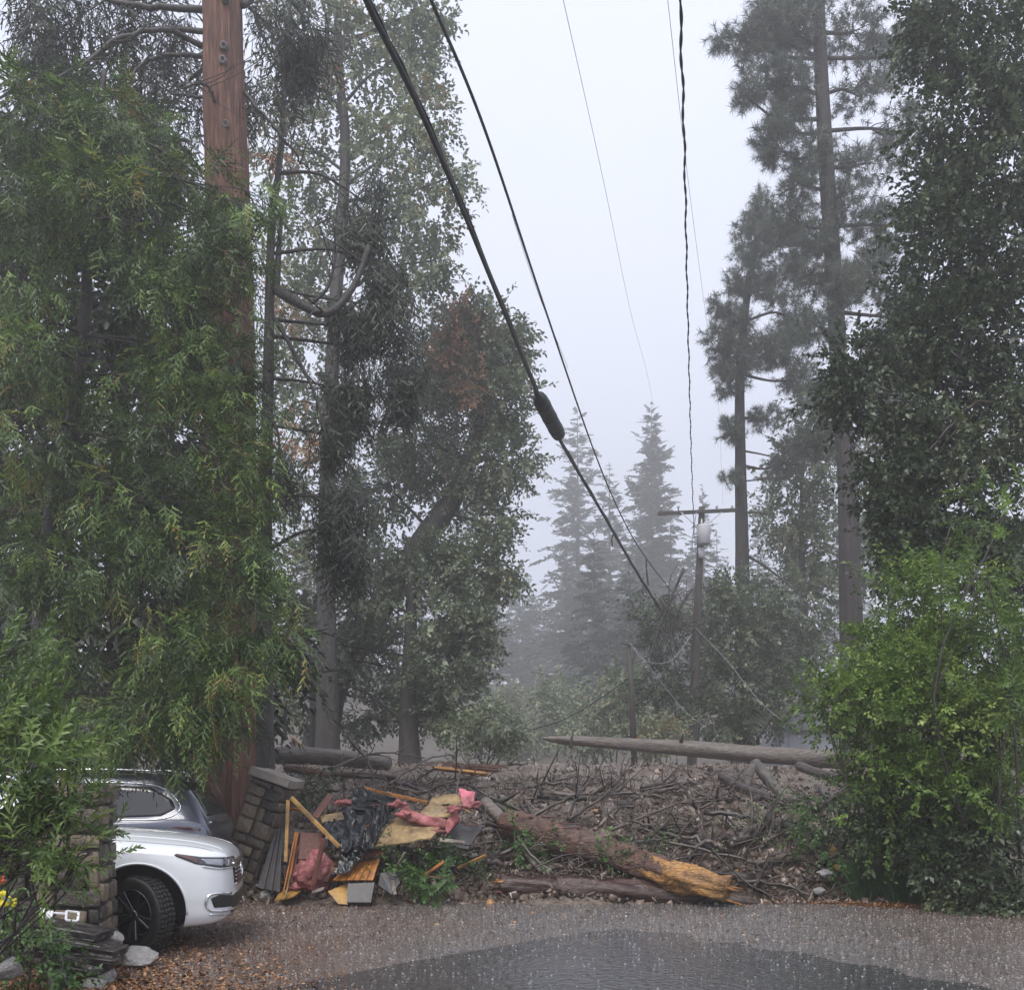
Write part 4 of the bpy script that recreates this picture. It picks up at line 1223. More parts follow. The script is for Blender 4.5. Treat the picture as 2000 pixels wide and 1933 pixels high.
def catmull_rows(A, xs):
    x = A[:, 0]
    out = np.zeros((len(xs), A.shape[1]))
    m = np.zeros_like(A)
    d = np.diff(A, axis=0) / np.diff(x)[:, None]
    m[1:-1] = np.where(d[:-1] * d[1:] > 0, 2 * d[:-1] * d[1:] / (d[:-1] + d[1:] + 1e-12), 0)
    m[0], m[-1] = d[0], d[-1]
    i = np.clip(np.searchsorted(x, xs, 'right') - 1, 0, len(x) - 2)
    h = (x[i + 1] - x[i]); t = (xs - x[i]) / h
    t, h = t[:, None], h[:, None]
    return (2 * t ** 3 - 3 * t ** 2 + 1) * A[i] + (t ** 3 - 2 * t ** 2 + t) * h * m[i] + (-2 * t ** 3 + 3 * t ** 2) * A[i + 1] + (t ** 3 - t ** 2) * h * m[i + 1]


def car_body_mesh():
    xs = np.concatenate([np.linspace(-4.28, -3.5, 30), np.linspace(-3.45, -.7, 60), np.linspace(-.66, .6, 34), np.linspace(.63, .93, 20)])
    S = catmull_rows(SUV, xs)
    rows = []
    for s in S:
        x, w, zb, zm, zs, f5, f6, z6, f7, z7, z8 = s
        pts = [(0, zb), (w * .8, zb), (w * .965, zb + .07), (w * .995, zm - .12), (w, zm), (w * .992, zs - .16), (w * .975, zs - .05), (w * f5, zs), (w * f6, z6), (w * f7, z7), (w * f7 * .5, z8 - (z8 - z7) * .2), (0, z8)]
        pp_ = smooth_path([(0, a, b) for a, b in pts], 45)[:, 1:]
        full = np.vstack([np.stack([np.full(45, x), -pp_[:, 0], pp_[:, 1]], -1), np.stack([np.full(45, x), pp_[:, 0], pp_[:, 1]], -1)[-2:0:-1]])
        rows.append(full)
    Rw = np.array(rows); n, k = Rw.shape[:2]
    V = Rw.reshape(-1, 3)
    i = np.arange(n - 1)[:, None] * k; j = np.arange(k)[None]; j2 = (j + 1) % k
    Fq = np.stack([i + j, i + j2, i + k + j2, i + k + j], -1).reshape(-1, 4)
    bm = bmesh.new()
    vs_ = [bm.verts.new(v) for v in V]
    for f in Fq: bm.faces.new([vs_[q] for q in f])
    bm.faces.new(vs_[:k]); bm.faces.new(vs_[-k:][::-1])
    bmesh.ops.recalc_face_normals(bm, faces=bm.faces[:])
    return bm


def ring_patch(bvh, poly, ray, off, name, mat, parent, rings=6, nb=64, crease=False):
    """a thin shell laid on the body: outline poly (2d), ray(u,v)->(origin, direction)"""
    P2 = np.array(poly, float)
    d = np.linalg.norm(np.diff(np.vstack([P2, P2[:1]]), axis=0), axis=1)
    cum = np.concatenate([[0], np.cumsum(d)])
    q = np.linspace(0, cum[-1], nb, endpoint=False)
    Q = np.vstack([P2, P2[:1]])
    bx_ = np.interp(q, cum, Q[:, 0]); by_ = np.interp(q, cum, Q[:, 1])
    c = P2.mean(0)
    V, Fq, F3 = [], [], []

    def hit(u, v, o_):
        org, dr = ray(u, v)
        loc, nr, idx, ds = bvh.ray_cast(Vector(org), Vector(dr))
        if loc is None: return None
        if nr.dot(Vector(dr)) > 0: nr = -nr
        return loc + nr * o_
    hc = hit(c[0], c[1], off)
    if hc is None: return None
    V.append(hc)
    for k in range(1, rings + 2):
        f = min(k / rings, 1.0); o_ = off if k <= rings else -.01
        for a, b_ in zip(bx_, by_):
            h = hit(c[0] + (a - c[0]) * f, c[1] + (b_ - c[1]) * f, o_)
            V.append(h if h is not None else V[-1])
    for j in range(nb): F3.append([0, 1 + j, 1 + (j + 1) % nb])
    for k in range(rings):
        for j in range(nb):
            a = 1 + k * nb; Fq.append([a + j, a + nb + j, a + nb + (j + 1) % nb, a + (j + 1) % nb])
    bm = bmesh.new(); vv = [bm.verts.new(p) for p in V]
    for f in F3 + Fq:
        try: bm.faces.new([vv[i] for i in f])
        except ValueError: pass
    bmesh.ops.recalc_face_normals(bm, faces=bm.faces[:])
    me = bpy.data.meshes.new(name); bm.to_mesh(me); bm.free()
    for p in me.polygons: p.use_smooth = True
    return link(name, me, mat, parent)


def strip_on(bvh, line, ray, rad, name, mat, parent, off=.004):
    pts = []
    for u, v in smooth_path([(a, b_, 0) for a, b_ in line], 30)[:, :2]:
        org, dr = ray(u, v)
        loc, nr, idx, ds = bvh.ray_cast(Vector(org), Vector(dr))
        if loc is None: continue
        if nr.dot(Vector(dr)) > 0: nr = -nr
        pts.append(loc + nr * off)
    g = Geo(); tube(g, pts, rad, 8)
    return g.build(name, mat, parent, True)


def wheel_geo(side):
    """tyre profile and ten-spoke rim around Y"""
    tyre, rim = Geo(), Geo()
    prof = [(.265, -.10), (.30, -.115), (.36, -.12), (.385, -.105), (.392, -.06), (.392, .06), (.385, .105), (.36, .12), (.30, .115), (.265, .10)]
    n = 48; a = np.linspace(0, 2 * np.pi, n, endpoint=False)
    V = np.array([[(r * math.cos(t), y, r * math.sin(t)) for t in a] for r, y in prof]).reshape(-1, 3)
    k = len(prof)
    Fq = [[i * n + j, i * n + (j + 1) % n, (i + 1) * n + (j + 1) % n, (i + 1) * n + j] for i in range(k - 1) for j in range(n)]
    tyre.add(V, Fq)
    for q in range(n):           # tread blocks
        for yy in (-.075, -.025, .025, .075):
            t = a[q] + (.03 if yy > 0 else 0)
            c = np.array([.394 * math.cos(t), yy, .394 * math.sin(t)])
            b = box_v(.012, .04, .036)
            Rm = np.array([[math.cos(t), 0, -math.sin(t)], [0, 1, 0], [math.sin(t), 0, math.cos(t)]])
            tyre.add(b @ Rm.T + c, BOXF)
    prof = [(.268, .10), (.275, .112), (.262, .116), (.250, .10), (.245, .02), (.245, -.09)]
    V = np.array([[(r * math.cos(t), -y if side < 0 else y, r * math.sin(t)) for t in a] for r, y in prof]).reshape(-1, 3)
    Fq = [[i * n + j, i * n + (j + 1) % n, (i + 1) * n + (j + 1) % n, (i + 1) * n + j] for i in range(len(prof) - 1) for j in range(n)]
    rim.add(V, Fq)
    s = -1 if side < 0 else 1
    for q in range(10):
        t = 2 * math.pi * q / 10 + (.12 if q % 2 else -.12)
        Rm = np.array([[math.cos(t), 0, -math.sin(t)], [0, 1, 0], [math.sin(t), 0, math.cos(t)]])
        pr_ = np.array([[.04, s * .075, -.022], [.04, s * .075, .022], [.04, s * .045, .016], [.04, s * .045, -.016], [.255, s * .105, -.012], [.255, s * .105, .012], [.255, s * .06, .012], [.255, s * .06, -.012]])
        rim.add(pr_ @ Rm.T, [[0, 1, 5, 4], [1, 2, 6, 5], [2, 3, 7, 6], [3, 0, 4, 7]])
    tube(rim, [(0, s * .04, 0), (0, s * .085, 0), (0, s * .092, 0)], [.06, .055, .03], 20)
    disc = np.array([[.2 * math.cos(t), s * .01, .2 * math.sin(t)] for t in a] + [[0, s * .01, 0]])
    rim.add(disc, None, [[48, j, (j + 1) % n] for j in range(n)])
    return tyre, rim


def make_car(name, label, loc, yaw, paint, steer, front_detail, rear_detail):
    root = empty(name, loc, yaw); LOCAL.add(root.name)
    tag(root, label, 'car')
    bm = car_body_mesh()
    bvh = BVHTree.FromBMesh(bm)
    me = bpy.data.meshes.new('body'); bm.to_mesh(me); bm.free()
    for p in me.polygons: p.use_smooth = True
    tmp = bpy.data.objects.new('body_cut', me); COL.objects.link(tmp)
    cutters = []
    for ax in (0.0, -3.07):
        def cyl(bm_):
            bmesh.ops.create_cone(bm_, cap_ends=True, segments=64, radius1=.475, radius2=.475, depth=2.6, matrix=Matrix.Translation((ax, 0, .43)) @ Matrix.Rotation(R(90), 4, 'X'))
        c = bm_obj('cutter', cyl, None); cutters.append(c)
        md = tmp.modifiers.new('b', 'BOOLEAN'); md.object = c; md.operation = 'DIFFERENCE'; md.solver = 'EXACT'
    bpy.context.view_layer.update()
    dg = bpy.context.evaluated_depsgraph_get()
    me2 = bpy.data.meshes.new_from_object(tmp.evaluated_get(dg)); me2.name = 'body'
    bpy.data.objects.remove(tmp)
    for c in cutters: bpy.data.objects.remove(c)
    me2.materials.clear()
    me2.set_sharp_from_angle(angle=R(35))
    body = link('body', me2, paint, root)
    # wheel housings, arch lips and wheels
    for ax in (0.0, -3.07):
        def liner(bm_):
            bmesh.ops.create_cone(bm_, cap_ends=True, segments=48, radius1=.47, radius2=.47, depth=1.80, matrix=Matrix.Translation((ax, 0, .43)) @ Matrix.Rotation(R(90), 4, 'X'))
            bmesh.ops.delete(bm_, geom=[f for f in bm_.faces if f.normal.z < -.45 and abs(f.normal.y) < .5], context='FACES')
        # housing: inner half shells either side of a middle wall
        a = np.linspace(R(-10), R(190), 40)
        for s in (-1, 1):
            g = Geo()
            ys = [s * .955, s * .55]
            V = np.array([[(ax + .472 * math.cos(t), y, .43 + .472 * math.sin(t)) for t in a] for y in ys]).reshape(-1, 3)
            g.add(V, [[j, j + 1, 40 + j + 1, 40 + j] for j in range(39)])
            V = np.array([(ax + .472 * math.cos(t), s * .55, .43 + .472 * math.sin(t)) for t in a] + [(ax, s * .55, .25)])
            g.add(V, None, [[40, j, j + 1] for j in range(39)])
            g.build('wheel_housing', M['black_plastic'], root)
        for s in (-1, 1):
            wr = empty('wheel', (ax, s * .865, .392)); wr.parent = root; LOCAL.add(wr.name)
            if ax == 0.0: wr.rotation_euler = (0, 0, steer)
            ty, ri = wheel_geo(s)
            ty.build('tyre', M['tyre'], wr, True); ri.build('rim', M['rim'], wr, True)
            side = lambda u, v, s=s: ((u, s * 3, v), (0, -s, 0))
            aa = np.linspace(R(-5), R(185), 24)
            strip_on(bvh, [(ax + .488 * math.cos(t), .43 + .488 * math.sin(t)) for t in aa], side, .012, 'arch_lip', paint, root, off=.0)
    for s in (-1, 1):
        side = lambda u, v, s=s: ((u, s * 3, v), (0, -s, 0))
        wins = [[(-1.05, 1.16), (-1.55, 1.56), (-1.95, 1.61), (-1.98, 1.16)], [(-2.04, 1.16), (-2.01, 1.615), (-2.85, 1.62), (-2.92, 1.17)], [(-2.98, 1.18), (-2.91, 1.615), (-3.42, 1.59), (-3.72, 1.42), (-3.78, 1.30), (-3.6, 1.2)]]
        for w in wins:
            gw = ring_patch(bvh, w, side, .004, 'side_window', M['glass'], root)
        strip_on(bvh, [(-.95, 1.13), (-2.0, 1.135), (-3.0, 1.15), (-3.62, 1.165), (-3.83, 1.28), (-3.76, 1.44), (-3.44, 1.62), (-2.6, 1.65), (-1.6, 1.6), (-.95, 1.13)], side, .010, 'window_trim', M['chrome'], root)
        # roof rail with feet
        g = Geo()
        path = smooth_path([(-1.55, s * .66, 1.70), (-1.75, s * .66, 1.80), (-2.6, s * .66, 1.83), (-3.45, s * .645, 1.805), (-3.62, s * .64, 1.72)], 26)
        tube(g, path, .017, 8); g.build('roof_rail', M['chrome'], root, True)
        strip_on(bvh, [(-.55, .30), (-1.5, .28), (-2.55, .30)], side, .02, 'sill_trim', M['black_plastic'], root)
        strip_on(bvh, [(-1.98, 1.1), (-2.0, .7), (-2.0, .34)], side, .003, 'door_seam', M['black_plastic'], root, off=0)
        strip_on(bvh, [(-.80, 1.06), (-.84, .7), (-.80, .34)], side, .003, 'door_seam', M['black_plastic'], root, off=0)
        for hx in (-1.75, -2.75):
            strip_on(bvh, [(hx, .98), (hx - .1, .985), (hx - .2, .98)], side, .013, 'door_handle', M['chrome'], root, off=.02)
        # mirror
        def mir(bm_):
            bmesh.ops.create_uvsphere(bm_, u_segments=16, v_segments=10, radius=1)
            for v in bm_.verts: v.co = Vector((v.co.x * .09 - 1.0, s * (1.06) + v.co.y * .11, 1.19 + v.co.z * .075))
        bm_obj('wing_mirror', mir, paint, root, True)
    top = lambda u, v: ((u, v, 3.0), (0, 0, -1))
    ring_patch(bvh, [(-.66, -.72), (-.62, 0), (-.66, .72), (-1.38, .62), (-1.42, 0), (-1.38, -.62)], top, .004, 'windscreen', M['glass'], root, rings=10)
    ring_patch(bvh, [(-1.75, -.50), (-1.75, .50), (-3.2, .48), (-3.2, -.48)], top, .004, 'sunroof', M['glass'], root, rings=6)
    if front_detail:
        fr = lambda u, v: ((3, u, v), (-1, 0, 0))
        for s in (-1, 1):
            # lamps wrap the corner: look at the body from the front corner
            ca, sa = math.cos(R(52)), math.sin(R(52))

            def cor(u, v, s=s):          # u runs back along the corner
                return ((ca * 4 - sa * u * 1.0, s * (sa * 4 + ca * u), v), (-ca, -s * sa, 0))
            lamp = empty('headlight', (0, 0, 0)); lamp.parent = root; LOCAL.add(lamp.name)
            ring_patch(bvh, [(-.50, .845), (-.15, .845), (.12, .90), (.30, .99), (.27, 1.005), (.05, .965), (-.30, .945), (-.50, .935)], cor, .006, 'lamp_housing', M['lens_dark'], lamp)
            ring_patch(bvh, [(-.18, .865), (.02, .895), (.06, .945), (-.20, .93)], cor, .009, 'reflector', M['lens_clear'], lamp)
            ring_patch(bvh, [(-.44, .86), (-.25, .86), (-.27, .925), (-.44, .92)], cor, .009, 'reflector', M['lens_clear'], lamp)
            ring_patch(bvh, [(.08, .91), (.27, .99), (.25, .998), (.10, .955)], cor, .009, 'side_marker', M['lens_amber'], lamp)
            strip_on(bvh, [(-.5, .838), (-.15, .838), (.05, .87)], cor, .009, 'lamp_trim', M['chrome'], lamp)
            ring_patch(bvh, [(-.42, .42), (-.06, .44), (-.02, .54), (-.12, .57), (-.42, .53)], cor, .004, 'fog_lamp_recess', M['black_plastic'], root)
            strip_on(bvh, [(-.46, .395), (-.20, .395), (-.02, .42), (.03, .50), (-.04, .585), (-.3, .565)], cor, .014, 'fog_lamp_trim', M['chrome'], root)
            strip_on(bvh, [(-.5, .355), (-.25, .35), (-.02, .375)], cor, .009, 'bumper_trim', M['chrome'], root)
        ring_patch(bvh, [(-.52, .66), (.52, .66), (.58, .86), (-.58, .86)], fr, .008, 'grille', M['black_plastic'], root)
        for zz in (.70, .74, .78, .82):
            strip_on(bvh, [(-.5, zz), (0, zz - .01), (.5, zz)], fr, .006, 'grille_bar', M['chrome'], root, off=.012)
        strip_on(bvh, [(-.56, .87), (0, .885), (.56, .87)], fr, .014, 'grille_frame', M['chrome'], root, off=.01)
        strip_on(bvh, [(-.50, .65), (0, .64), (.50, .65)], fr, .012, 'grille_frame', M['chrome'], root, off=.01)
        strip_on(bvh, [(.075 * math.cos(t), .765 + .075 * math.sin(t)) for t in np.linspace(0, 6.28, 16)], fr, .009, 'emblem_ring', M['chrome'], root, off=.018)
        ring_patch(bvh, [(-.62, .33), (.62, .33), (.55, .55), (-.55, .55)], fr, .006, 'lower_grille', M['black_plastic'], root)
        strip_on(bvh, [(.80, -.50), (.40, -.53), (0, -.56), (-.5, -.6)], top, .004, 'bonnet_crease', paint, root, off=.0)
        strip_on(bvh, [(.80, .50), (.40, .53), (0, .56), (-.5, .6)], top, .004, 'bonnet_crease', paint, root, off=.0)
        for s in (-1, 1):
            strip_on(bvh, [(.72, s * .73), (.30, s * .79), (-.2, s * .80), (-.58, s * .82)], top, .0035, 'bonnet_seam', M['black_plastic'], root, off=0)
    if rear_detail:
        bk = lambda u, v: ((-6, u, v), (1, 0, 0))
        ring_patch(bvh, [(-.66, 1.19), (.66, 1.19), (.52, 1.60), (-.52, 1.60)], bk, .006, 'rear_window', M['glass'], root, rings=8)

        def spo(bm_):
            bmesh.ops.create_cube(bm_, size=1)
            for v in bm_.verts:
                k = 1 if v.co.x < 0 else 0
                v.co = Vector((-3.86 - (.12 if k else -.16), v.co.y * (1.24 if k else 1.34), (1.66 if k else 1.715) + v.co.z * (.03 if k else .05)))
            bmesh.ops.bevel(bm_, geom=bm_.edges[:], offset=.012, segments=2, affect='EDGES')
        bm_obj('spoiler', spo, paint, root, True)
        for s in (-1, 1):
            ca, sa = math.cos(R(40)), math.sin(R(40))
            cor = lambda u, v, s=s: ((-(ca * 6 - sa * u), s * (sa * 5.2 + ca * u), v), (ca, -s * sa, 0))
            side = lambda u, v, s=s: ((u, s * 3, v), (0, -s, 0))
            ring_patch(bvh, [(-3.75, 1.045), (-4.12, 1.0), (-4.12, 1.035), (-3.78, 1.07)], side, .006, 'tail_lamp', M['lens_red'], root)
        strip_on(bvh, [(-.7, 1.10), (0, 1.10), (.7, 1.10)], bk, .018, 'tailgate_trim', M['chrome'], root, off=.01)
    return root


car_w = make_car('white_car', 'white car with its front wheel turned, nosing out behind the left pillar', (-3.96, 11.30, 0), R(10), M['car_white'], R(-34), True, False)
car_g = make_car('grey_car', 'silver-grey car with dark glass parked behind the white car, tail to the red trunk', (-8.38, 14.45, .06), R(184), M['car_grey'], 0, False, True)

# ================================================================== utility poles and cables
t = empty('utility_pole', tuple(sunk(1357, 40, 0)))
tag(t, 'leaning wooden utility pole with a crossarm and a pale transformer can', 'pole')
g = Geo(); tube(g, smooth_path([sunk(1350, 40, .5), at(1358, 1300, 40), at(1364, 1150, 40), at(1371, 990, 40)], 24), np.linspace(.19, .12, 24), 14)
g.build('post', M['pole'], t, True)
beam('crossarm', at(1285, 1003, 39.83), at(1438, 996, 39.83), .12, .13, M['pole'], t)
for px_ in (1292, 1325, 1400, 1430):
    g = Geo(); a = np.array(at(px_, 998, 39.83))
    tube(g, [a, a + [0, 0, .12], a + [0, 0, .14], a + [0, 0, .2], a + [0, 0, .25]], [.02, .03, .06, .05, .02], 10)
    g.build('insulator', M['steel'], t, True)
for px_ in (1330, 1410):
    beam('brace', at(px_, 1000, 39.78), at(1368, 1035, 39.8), .03, .04, M['steel'], t)
g = Geo(); a = np.array(at(1375, 1063, 39.6))
tube(g, [a, a + [0, 0, .03], a + [0, 0, .70], a + [0, 0, .76], a + [0, 0, .8]], [.20, .24, .24, .22, .08], 22)
can = g.build('transformer', M['steel'], t, True)
for dx in (-.1, .1):
    g = Geo(); b = a + [dx, -.05, .78]; tube(g, [b, b + [0, 0, .05], b + [0, 0, .08], b + [0, 0, .2]], [.03, .05, .035, .02], 8); g.build('bushing', M['steel'], can, True)
g = Geo(); b = np.array(at(1370, 1070, 39.8))
tube(g, [b + [0, 0, .0], b + [.0, -.03, -.4]], .12, 10); g.build('clamp', M['steel'], t, True)
g = Geo(); tube(g, smooth_path([at(1360, 1000, 39.7), at(1352, 1060, 39.65), at(1356, 1110, 39.7), at(1364, 1120, 39.75)], 14), .018, 6); g.build('drop_wire', M['cable_thin'], t, True)

t = empty('thin_post', tuple(sunk(1238, 38, 0)))
tag(t, 'thin broken wooden post leaning beside the misty firs', 'pole')
g = Geo(); tube(g, [sunk(1240, 38, .4), at(1234, 1350, 38), at(1227, 1262, 38)], [.12, .10, .09], 12); g.build('post', M['pole'], t, True)
g = Geo(); tube(g, [at(1212, 1255, 37.9), at(1242, 1262, 37.9)], .04, 8); g.build('crosspiece', M['pole'], t, True)


def wire(name, pts, rad, mat, label, n=90, cat='cable', helix=None, group=None):
    path = smooth_path([at(*p) for p in pts], n)
    g = Geo()
    if helix:
        amp, per = helix
        seg = np.concatenate([[0], np.cumsum(np.linalg.norm(np.diff(path, axis=0), axis=1))])
        path = path + np.stack([amp * 1.1 * np.sin(seg / per * 6.28 * .55 + 1.3 * np.sin(seg * .37)), 0 * seg, 0 * seg], -1)
        for ph in (0, 3.14):
            off = np.stack([amp * np.cos(seg / per * 6.28 + ph), 0 * seg, amp * np.sin(seg / per * 6.28 + ph)], -1)
            tube(g, path + off, rad, 6)
    else:
        tube(g, path, rad, 8)
    return tag(g.build(name, mat, None, True), label, cat, group)


t = empty('spliced_cable', tuple(at(1290, 1190, 38)))
tag(t, 'thick black overhead cable with a fat splice case hanging across the sky', 'cable')
W1 = [(540, -400, 7.2), (715, 0, 9.5), (862, 310, 12.2), (1050, 770, 20), (1085, 845, 22), (1182, 1012, 28), (1240, 1112, 33), (1290, 1192, 38)]
path = smooth_path([at(*p) for p in W1], 140)
g = Geo(); tube(g, path, .031, 10); g.build('cable', M['cable'], t, True)
g = Geo(); tube(g, path + np.array([.025, 0, .03]) + .006 * np.sin(np.arange(140) * .9)[:, None], .014, 6); g.build('support_strand', M['cable'], t, True)
a, b = np.array(at(1052, 775, 20.1)), np.array(at(1092, 850, 22.0))
d = b - a
g = Geo(); tube(g, [a - d * .12, a, a + d * .02, a + d * .1, a + d * .9, a + d * .98, b, b + d * .06], [.04, .07, .13, .155, .155, .14, .08, .04], 18); g.build('splice_case', M['cable'], t, True)
for u in (.2, .5, .8):
    g = Geo(); tube(g, [a + d * (u - .015), a + d * (u + .015)], .161, 18); g.build('splice_band', M['black_plastic'], t, True)
g = Geo(); tube(g, smooth_path([at(1198, 1042, 29), at(1195, 1052, 29), at(1196, 1068, 29)], 6), .02, 6); g.build('loose_end', M['cable'], t, True)
wire('overhead_cable', [(735, -250, 8), (842, 0, 10), (950, 262, 13), (1060, 590, 18.5), (1160, 880, 27), (1215, 1010, 33), (1262, 1090, 38), (1322, 1168, 42)], .020, M['cable'], 'thin black overhead cable running beside the spliced one')
wire('hanging_cable_end', [(1262, 1090, 38), (1263, 1115, 38), (1266, 1142, 38)], .03, M['cable'], 'short cable end hanging from the thin black cable', 12)
wire('second_strand', [(1000, 420, 15), (1050, 570, 17.6), (1110, 720, 22)], .004, M['cable_thin'], 'faint strand just left of the thin black cable')
wire('faint_wire', [(1062, -160, 9), (1100, 0, 10.5), (1180, 360, 16), (1232, 610, 25), (1272, 770, 36), (1300, 985, 39.8)], .0032, M['cable_thin'], 'faint thin wire in the middle of the sky')
wire('twisted_cable', [(1322, -300, 8), (1328, 0, 9.5), (1337, 300, 13), (1343, 600, 19), (1350, 880, 28), (1356, 1050, 39)], .0095, M['cable'], 'twisted wavy dark service cable running down to the utility pole', 500, helix=(.008, .9))
wire('faint_wire', [(1280, -200, 9), (1304, 0, 11), (1345, 360, 17), (1382, 640, 27), (1402, 770, 36), (1412, 985, 39.7)], .0032, M['cable_thin'], 'faint thin wire just right of the twisted cable')
wire('downed_wire', [(1358, 1225, 38), (1420, 1290, 33), (1480, 1365, 28), (1525, 1405, 26)], .007, M['wire_pale'], 'pale downed wire slanting across the dark bush')
wire('downed_wire', [(1238, 1262, 37.8), (1290, 1330, 35), (1340, 1390, 32), (1380, 1420, 30)], .006, M['wire_pale'], 'pale downed wire falling from the thin post')
for k, (pts, lab) in enumerate([([(1335, 1110, 39.4), (1310, 1170, 39), (1285, 1230, 38.8), (1270, 1290, 38.6)], 'dark dead branch hanging left of the utility pole'), ([(1352, 1150, 39.4), (1320, 1200, 39), (1310, 1260, 38.9), (1330, 1330, 38.8)], 'dark tangle of dead twigs hanging against the utility pole'), ([(1290, 1170, 39.2), (1320, 1210, 39), (1356, 1220, 39.3), (1400, 1200, 39.3)], 'dead branch lodged across the middle of the utility pole')]):
    g = Geo(); p_ = smooth_path([at(*p) for p in pts], 20); tube(g, p_, np.linspace(.06, .02, 20), 6)
    for q in range(34):
        j = rng.integers(2, 19); e = p_[j] + rng.normal(size=3) * [.6, .3, .7] + [0, 0, -.25]
        tube(g, smooth_path([p_[j], (p_[j] + e) / 2 + rng.normal(size=3) * .15, e], 6), np.linspace(.022, .008, 6), 4)
    tag(g.build('dead_branch', M['bark_dark'], None, True), lab, 'branch')
wire('slack_wire', [(1020, 1430, 40), (1100, 1405, 39), (1170, 1365, 38.4), (1236, 1318, 38)], .02, M['cable'], 'slack dark wire rising to the thin post')
wire('looping_wire', [(1230, 1255, 37.8), (1260, 1290, 37), (1310, 1290, 37), (1350, 1240, 38)], .014, M['cable_thin'], 'slack wire looped between the thin post and the utility pole')

# ---- pale shed glimpsed beyond the fallen log
t = empty('shed', (12.0, 45, gz(12.0, 45))); tag(t, 'small pale lavender-grey shed glimpsed beyond the fallen log', 'shed')
a, b = at(1526, 1474, 45), at(1660, 1474, 45)
zt = at(0, 1428, 45).z
panel('wall', [(a.x, 45, a.z - 1), (b.x, 45, b.z - 1), (b.x, 45, zt), (a.x, 45, zt)], -.12, M['shed_wall'], t)
panel('wall', [(a.x - .006, 45.13, a.z - 1), (a.x - .006, 48, a.z - 1), (a.x - .006, 48, zt), (a.x - .006, 45.13, zt)], -.12, M['shed_wall'], t)
panel('roof', [(a.x - .2, 44.7, zt + .004), (b.x + .2, 44.7, zt + .004), (b.x + .2, 46.6, zt + .8), (a.x - .2, 46.6, zt + .8)], .07, M['shed_roof'], t)
for k in range(5):
    x = a.x + .35 + k * .55
    panel('batten', [(x, 44.99, a.z - .9), (x + .05, 44.99, a.z - .9), (x + .05, 44.99, zt - .03), (x, 44.99, zt - .03)], .02, M['shed_wall'], t)
# ================================================================== debris flow
def on_mud(x, y):
    return float(mud_z(np.array(x), np.array(y)))


def where(x, y):
    """nearest landmark of a spot on the slide"""
    px = 1000 + x * F / y
    if y > 20: return 'on the far crest ' + ('left of the pale fallen log' if px < 1060 else 'below the pale fallen log')
    if px < 960: return 'in the mud behind the wreckage'
    if px < 1180: return 'around the bark end of the split log' if y < 16.5 else 'in the mud behind the split log'
    if px < 1420: return 'around the orange end of the split log' if y < 16.5 else 'in the middle of the slide above the orange end'
    return 'at the right foot of the slide by the grass' if y < 16.5 else 'on the right of the slide below the bright shrub'


def rough_log(path, rad, sides=18, n=40, seed=0, rough=.02, flute=.05):
    g = Geo()
    r = np.interp(np.linspace(0, 1, n), np.linspace(0, 1, len(rad)), rad)
    tube(g, smooth_path(path, n), r, sides, flute=flute, rough=rough, seed=seed, nfl=4)
    return g


# ---- bare log lying across the crest
t = empty('fallen_log', tuple(at(1350, 1470, 27))); tag(t, 'long pale weathered log with a tapered end lying across the crest of the slide', 'log')
rough_log([at(1060, 1441, 27), at(1090, 1444, 27), at(1180, 1450, 27), at(1350, 1462, 26.6), at(1500, 1474, 26.2), at(1680, 1484, 25.8)], [.03, .10, .15, .20, .22, .24], seed=4, n=60).build('trunk', M['log_grey_x'], t, True)
for (px, py, l) in ((1115, 1452, .25), (1330, 1440, .12), (1480, 1446, .2)):
    g = Geo(); a = np.array(at(px, py, 26.5)); tube(g, [a - [0, 0, .1], a + rng.normal(size=3) * .05 + [0, 0, l * .5], a + [.05, 0, l]], [.05, .035, .015], 7); g.build('branch_stub', M['bark_branch'], t, True)

# ---- big log with bright split end
t = empty('split_log', tuple(at(1200, 1700, 15))); tag(t, 'big reddish-brown log with a bright orange split end at the front of the slide', 'log')
pa = [at(985, 1606, 16.0), at(1080, 1634, 15.6), at(1200, 1672, 15.1), at(1305, 1704, 14.6)]
g = rough_log(pa, [.22, .25, .24, .21], seed=6, n=50, rough=.05, sides=26); g.build('bark', M['log_brown_x'], t, True)
g = rough_log([at(1250, 1688, 14.85), at(1300, 1704, 14.6), at(1360, 1720, 14.3), at(1422, 1736, 14.05)], [.17, .205, .195, .17], seed=8, n=44, rough=.03, sides=30, flute=.10); w_ = g.build('split_end', M['wood_fresh_x'], t, True); w_['label'] = 'orange freshly split wood'
for k in range(22):
    g = Geo(); a = np.array(at(1414, 1733, 14.08)) + rng.normal(size=3) * [.03, .05, .10]; d = np.array([.16, -.06, -.03]) * rng.uniform(.4, 1.5) + rng.normal(size=3) * .02
    tube(g, [a - d, a, a + d], [.03, rng.uniform(.012, .035), .003], 5); g.build('splinter', M['wood_fresh'] if k % 2 else M['bark_dark'], t)
for k in range(8):
    g = Geo(); u = rng.uniform(.15, .9); p = smooth_path(pa, 30)[int(u * 29)]; a = p + np.array([0, -.05, .2])
    tube(g, [a, a + [rng.uniform(-.3, .3), -.03, .05], a + [rng.uniform(-.5, .6), -.06, .03]], [.02, .018, .004], 5); g.build('bark_strip', M['log_brown'], t)

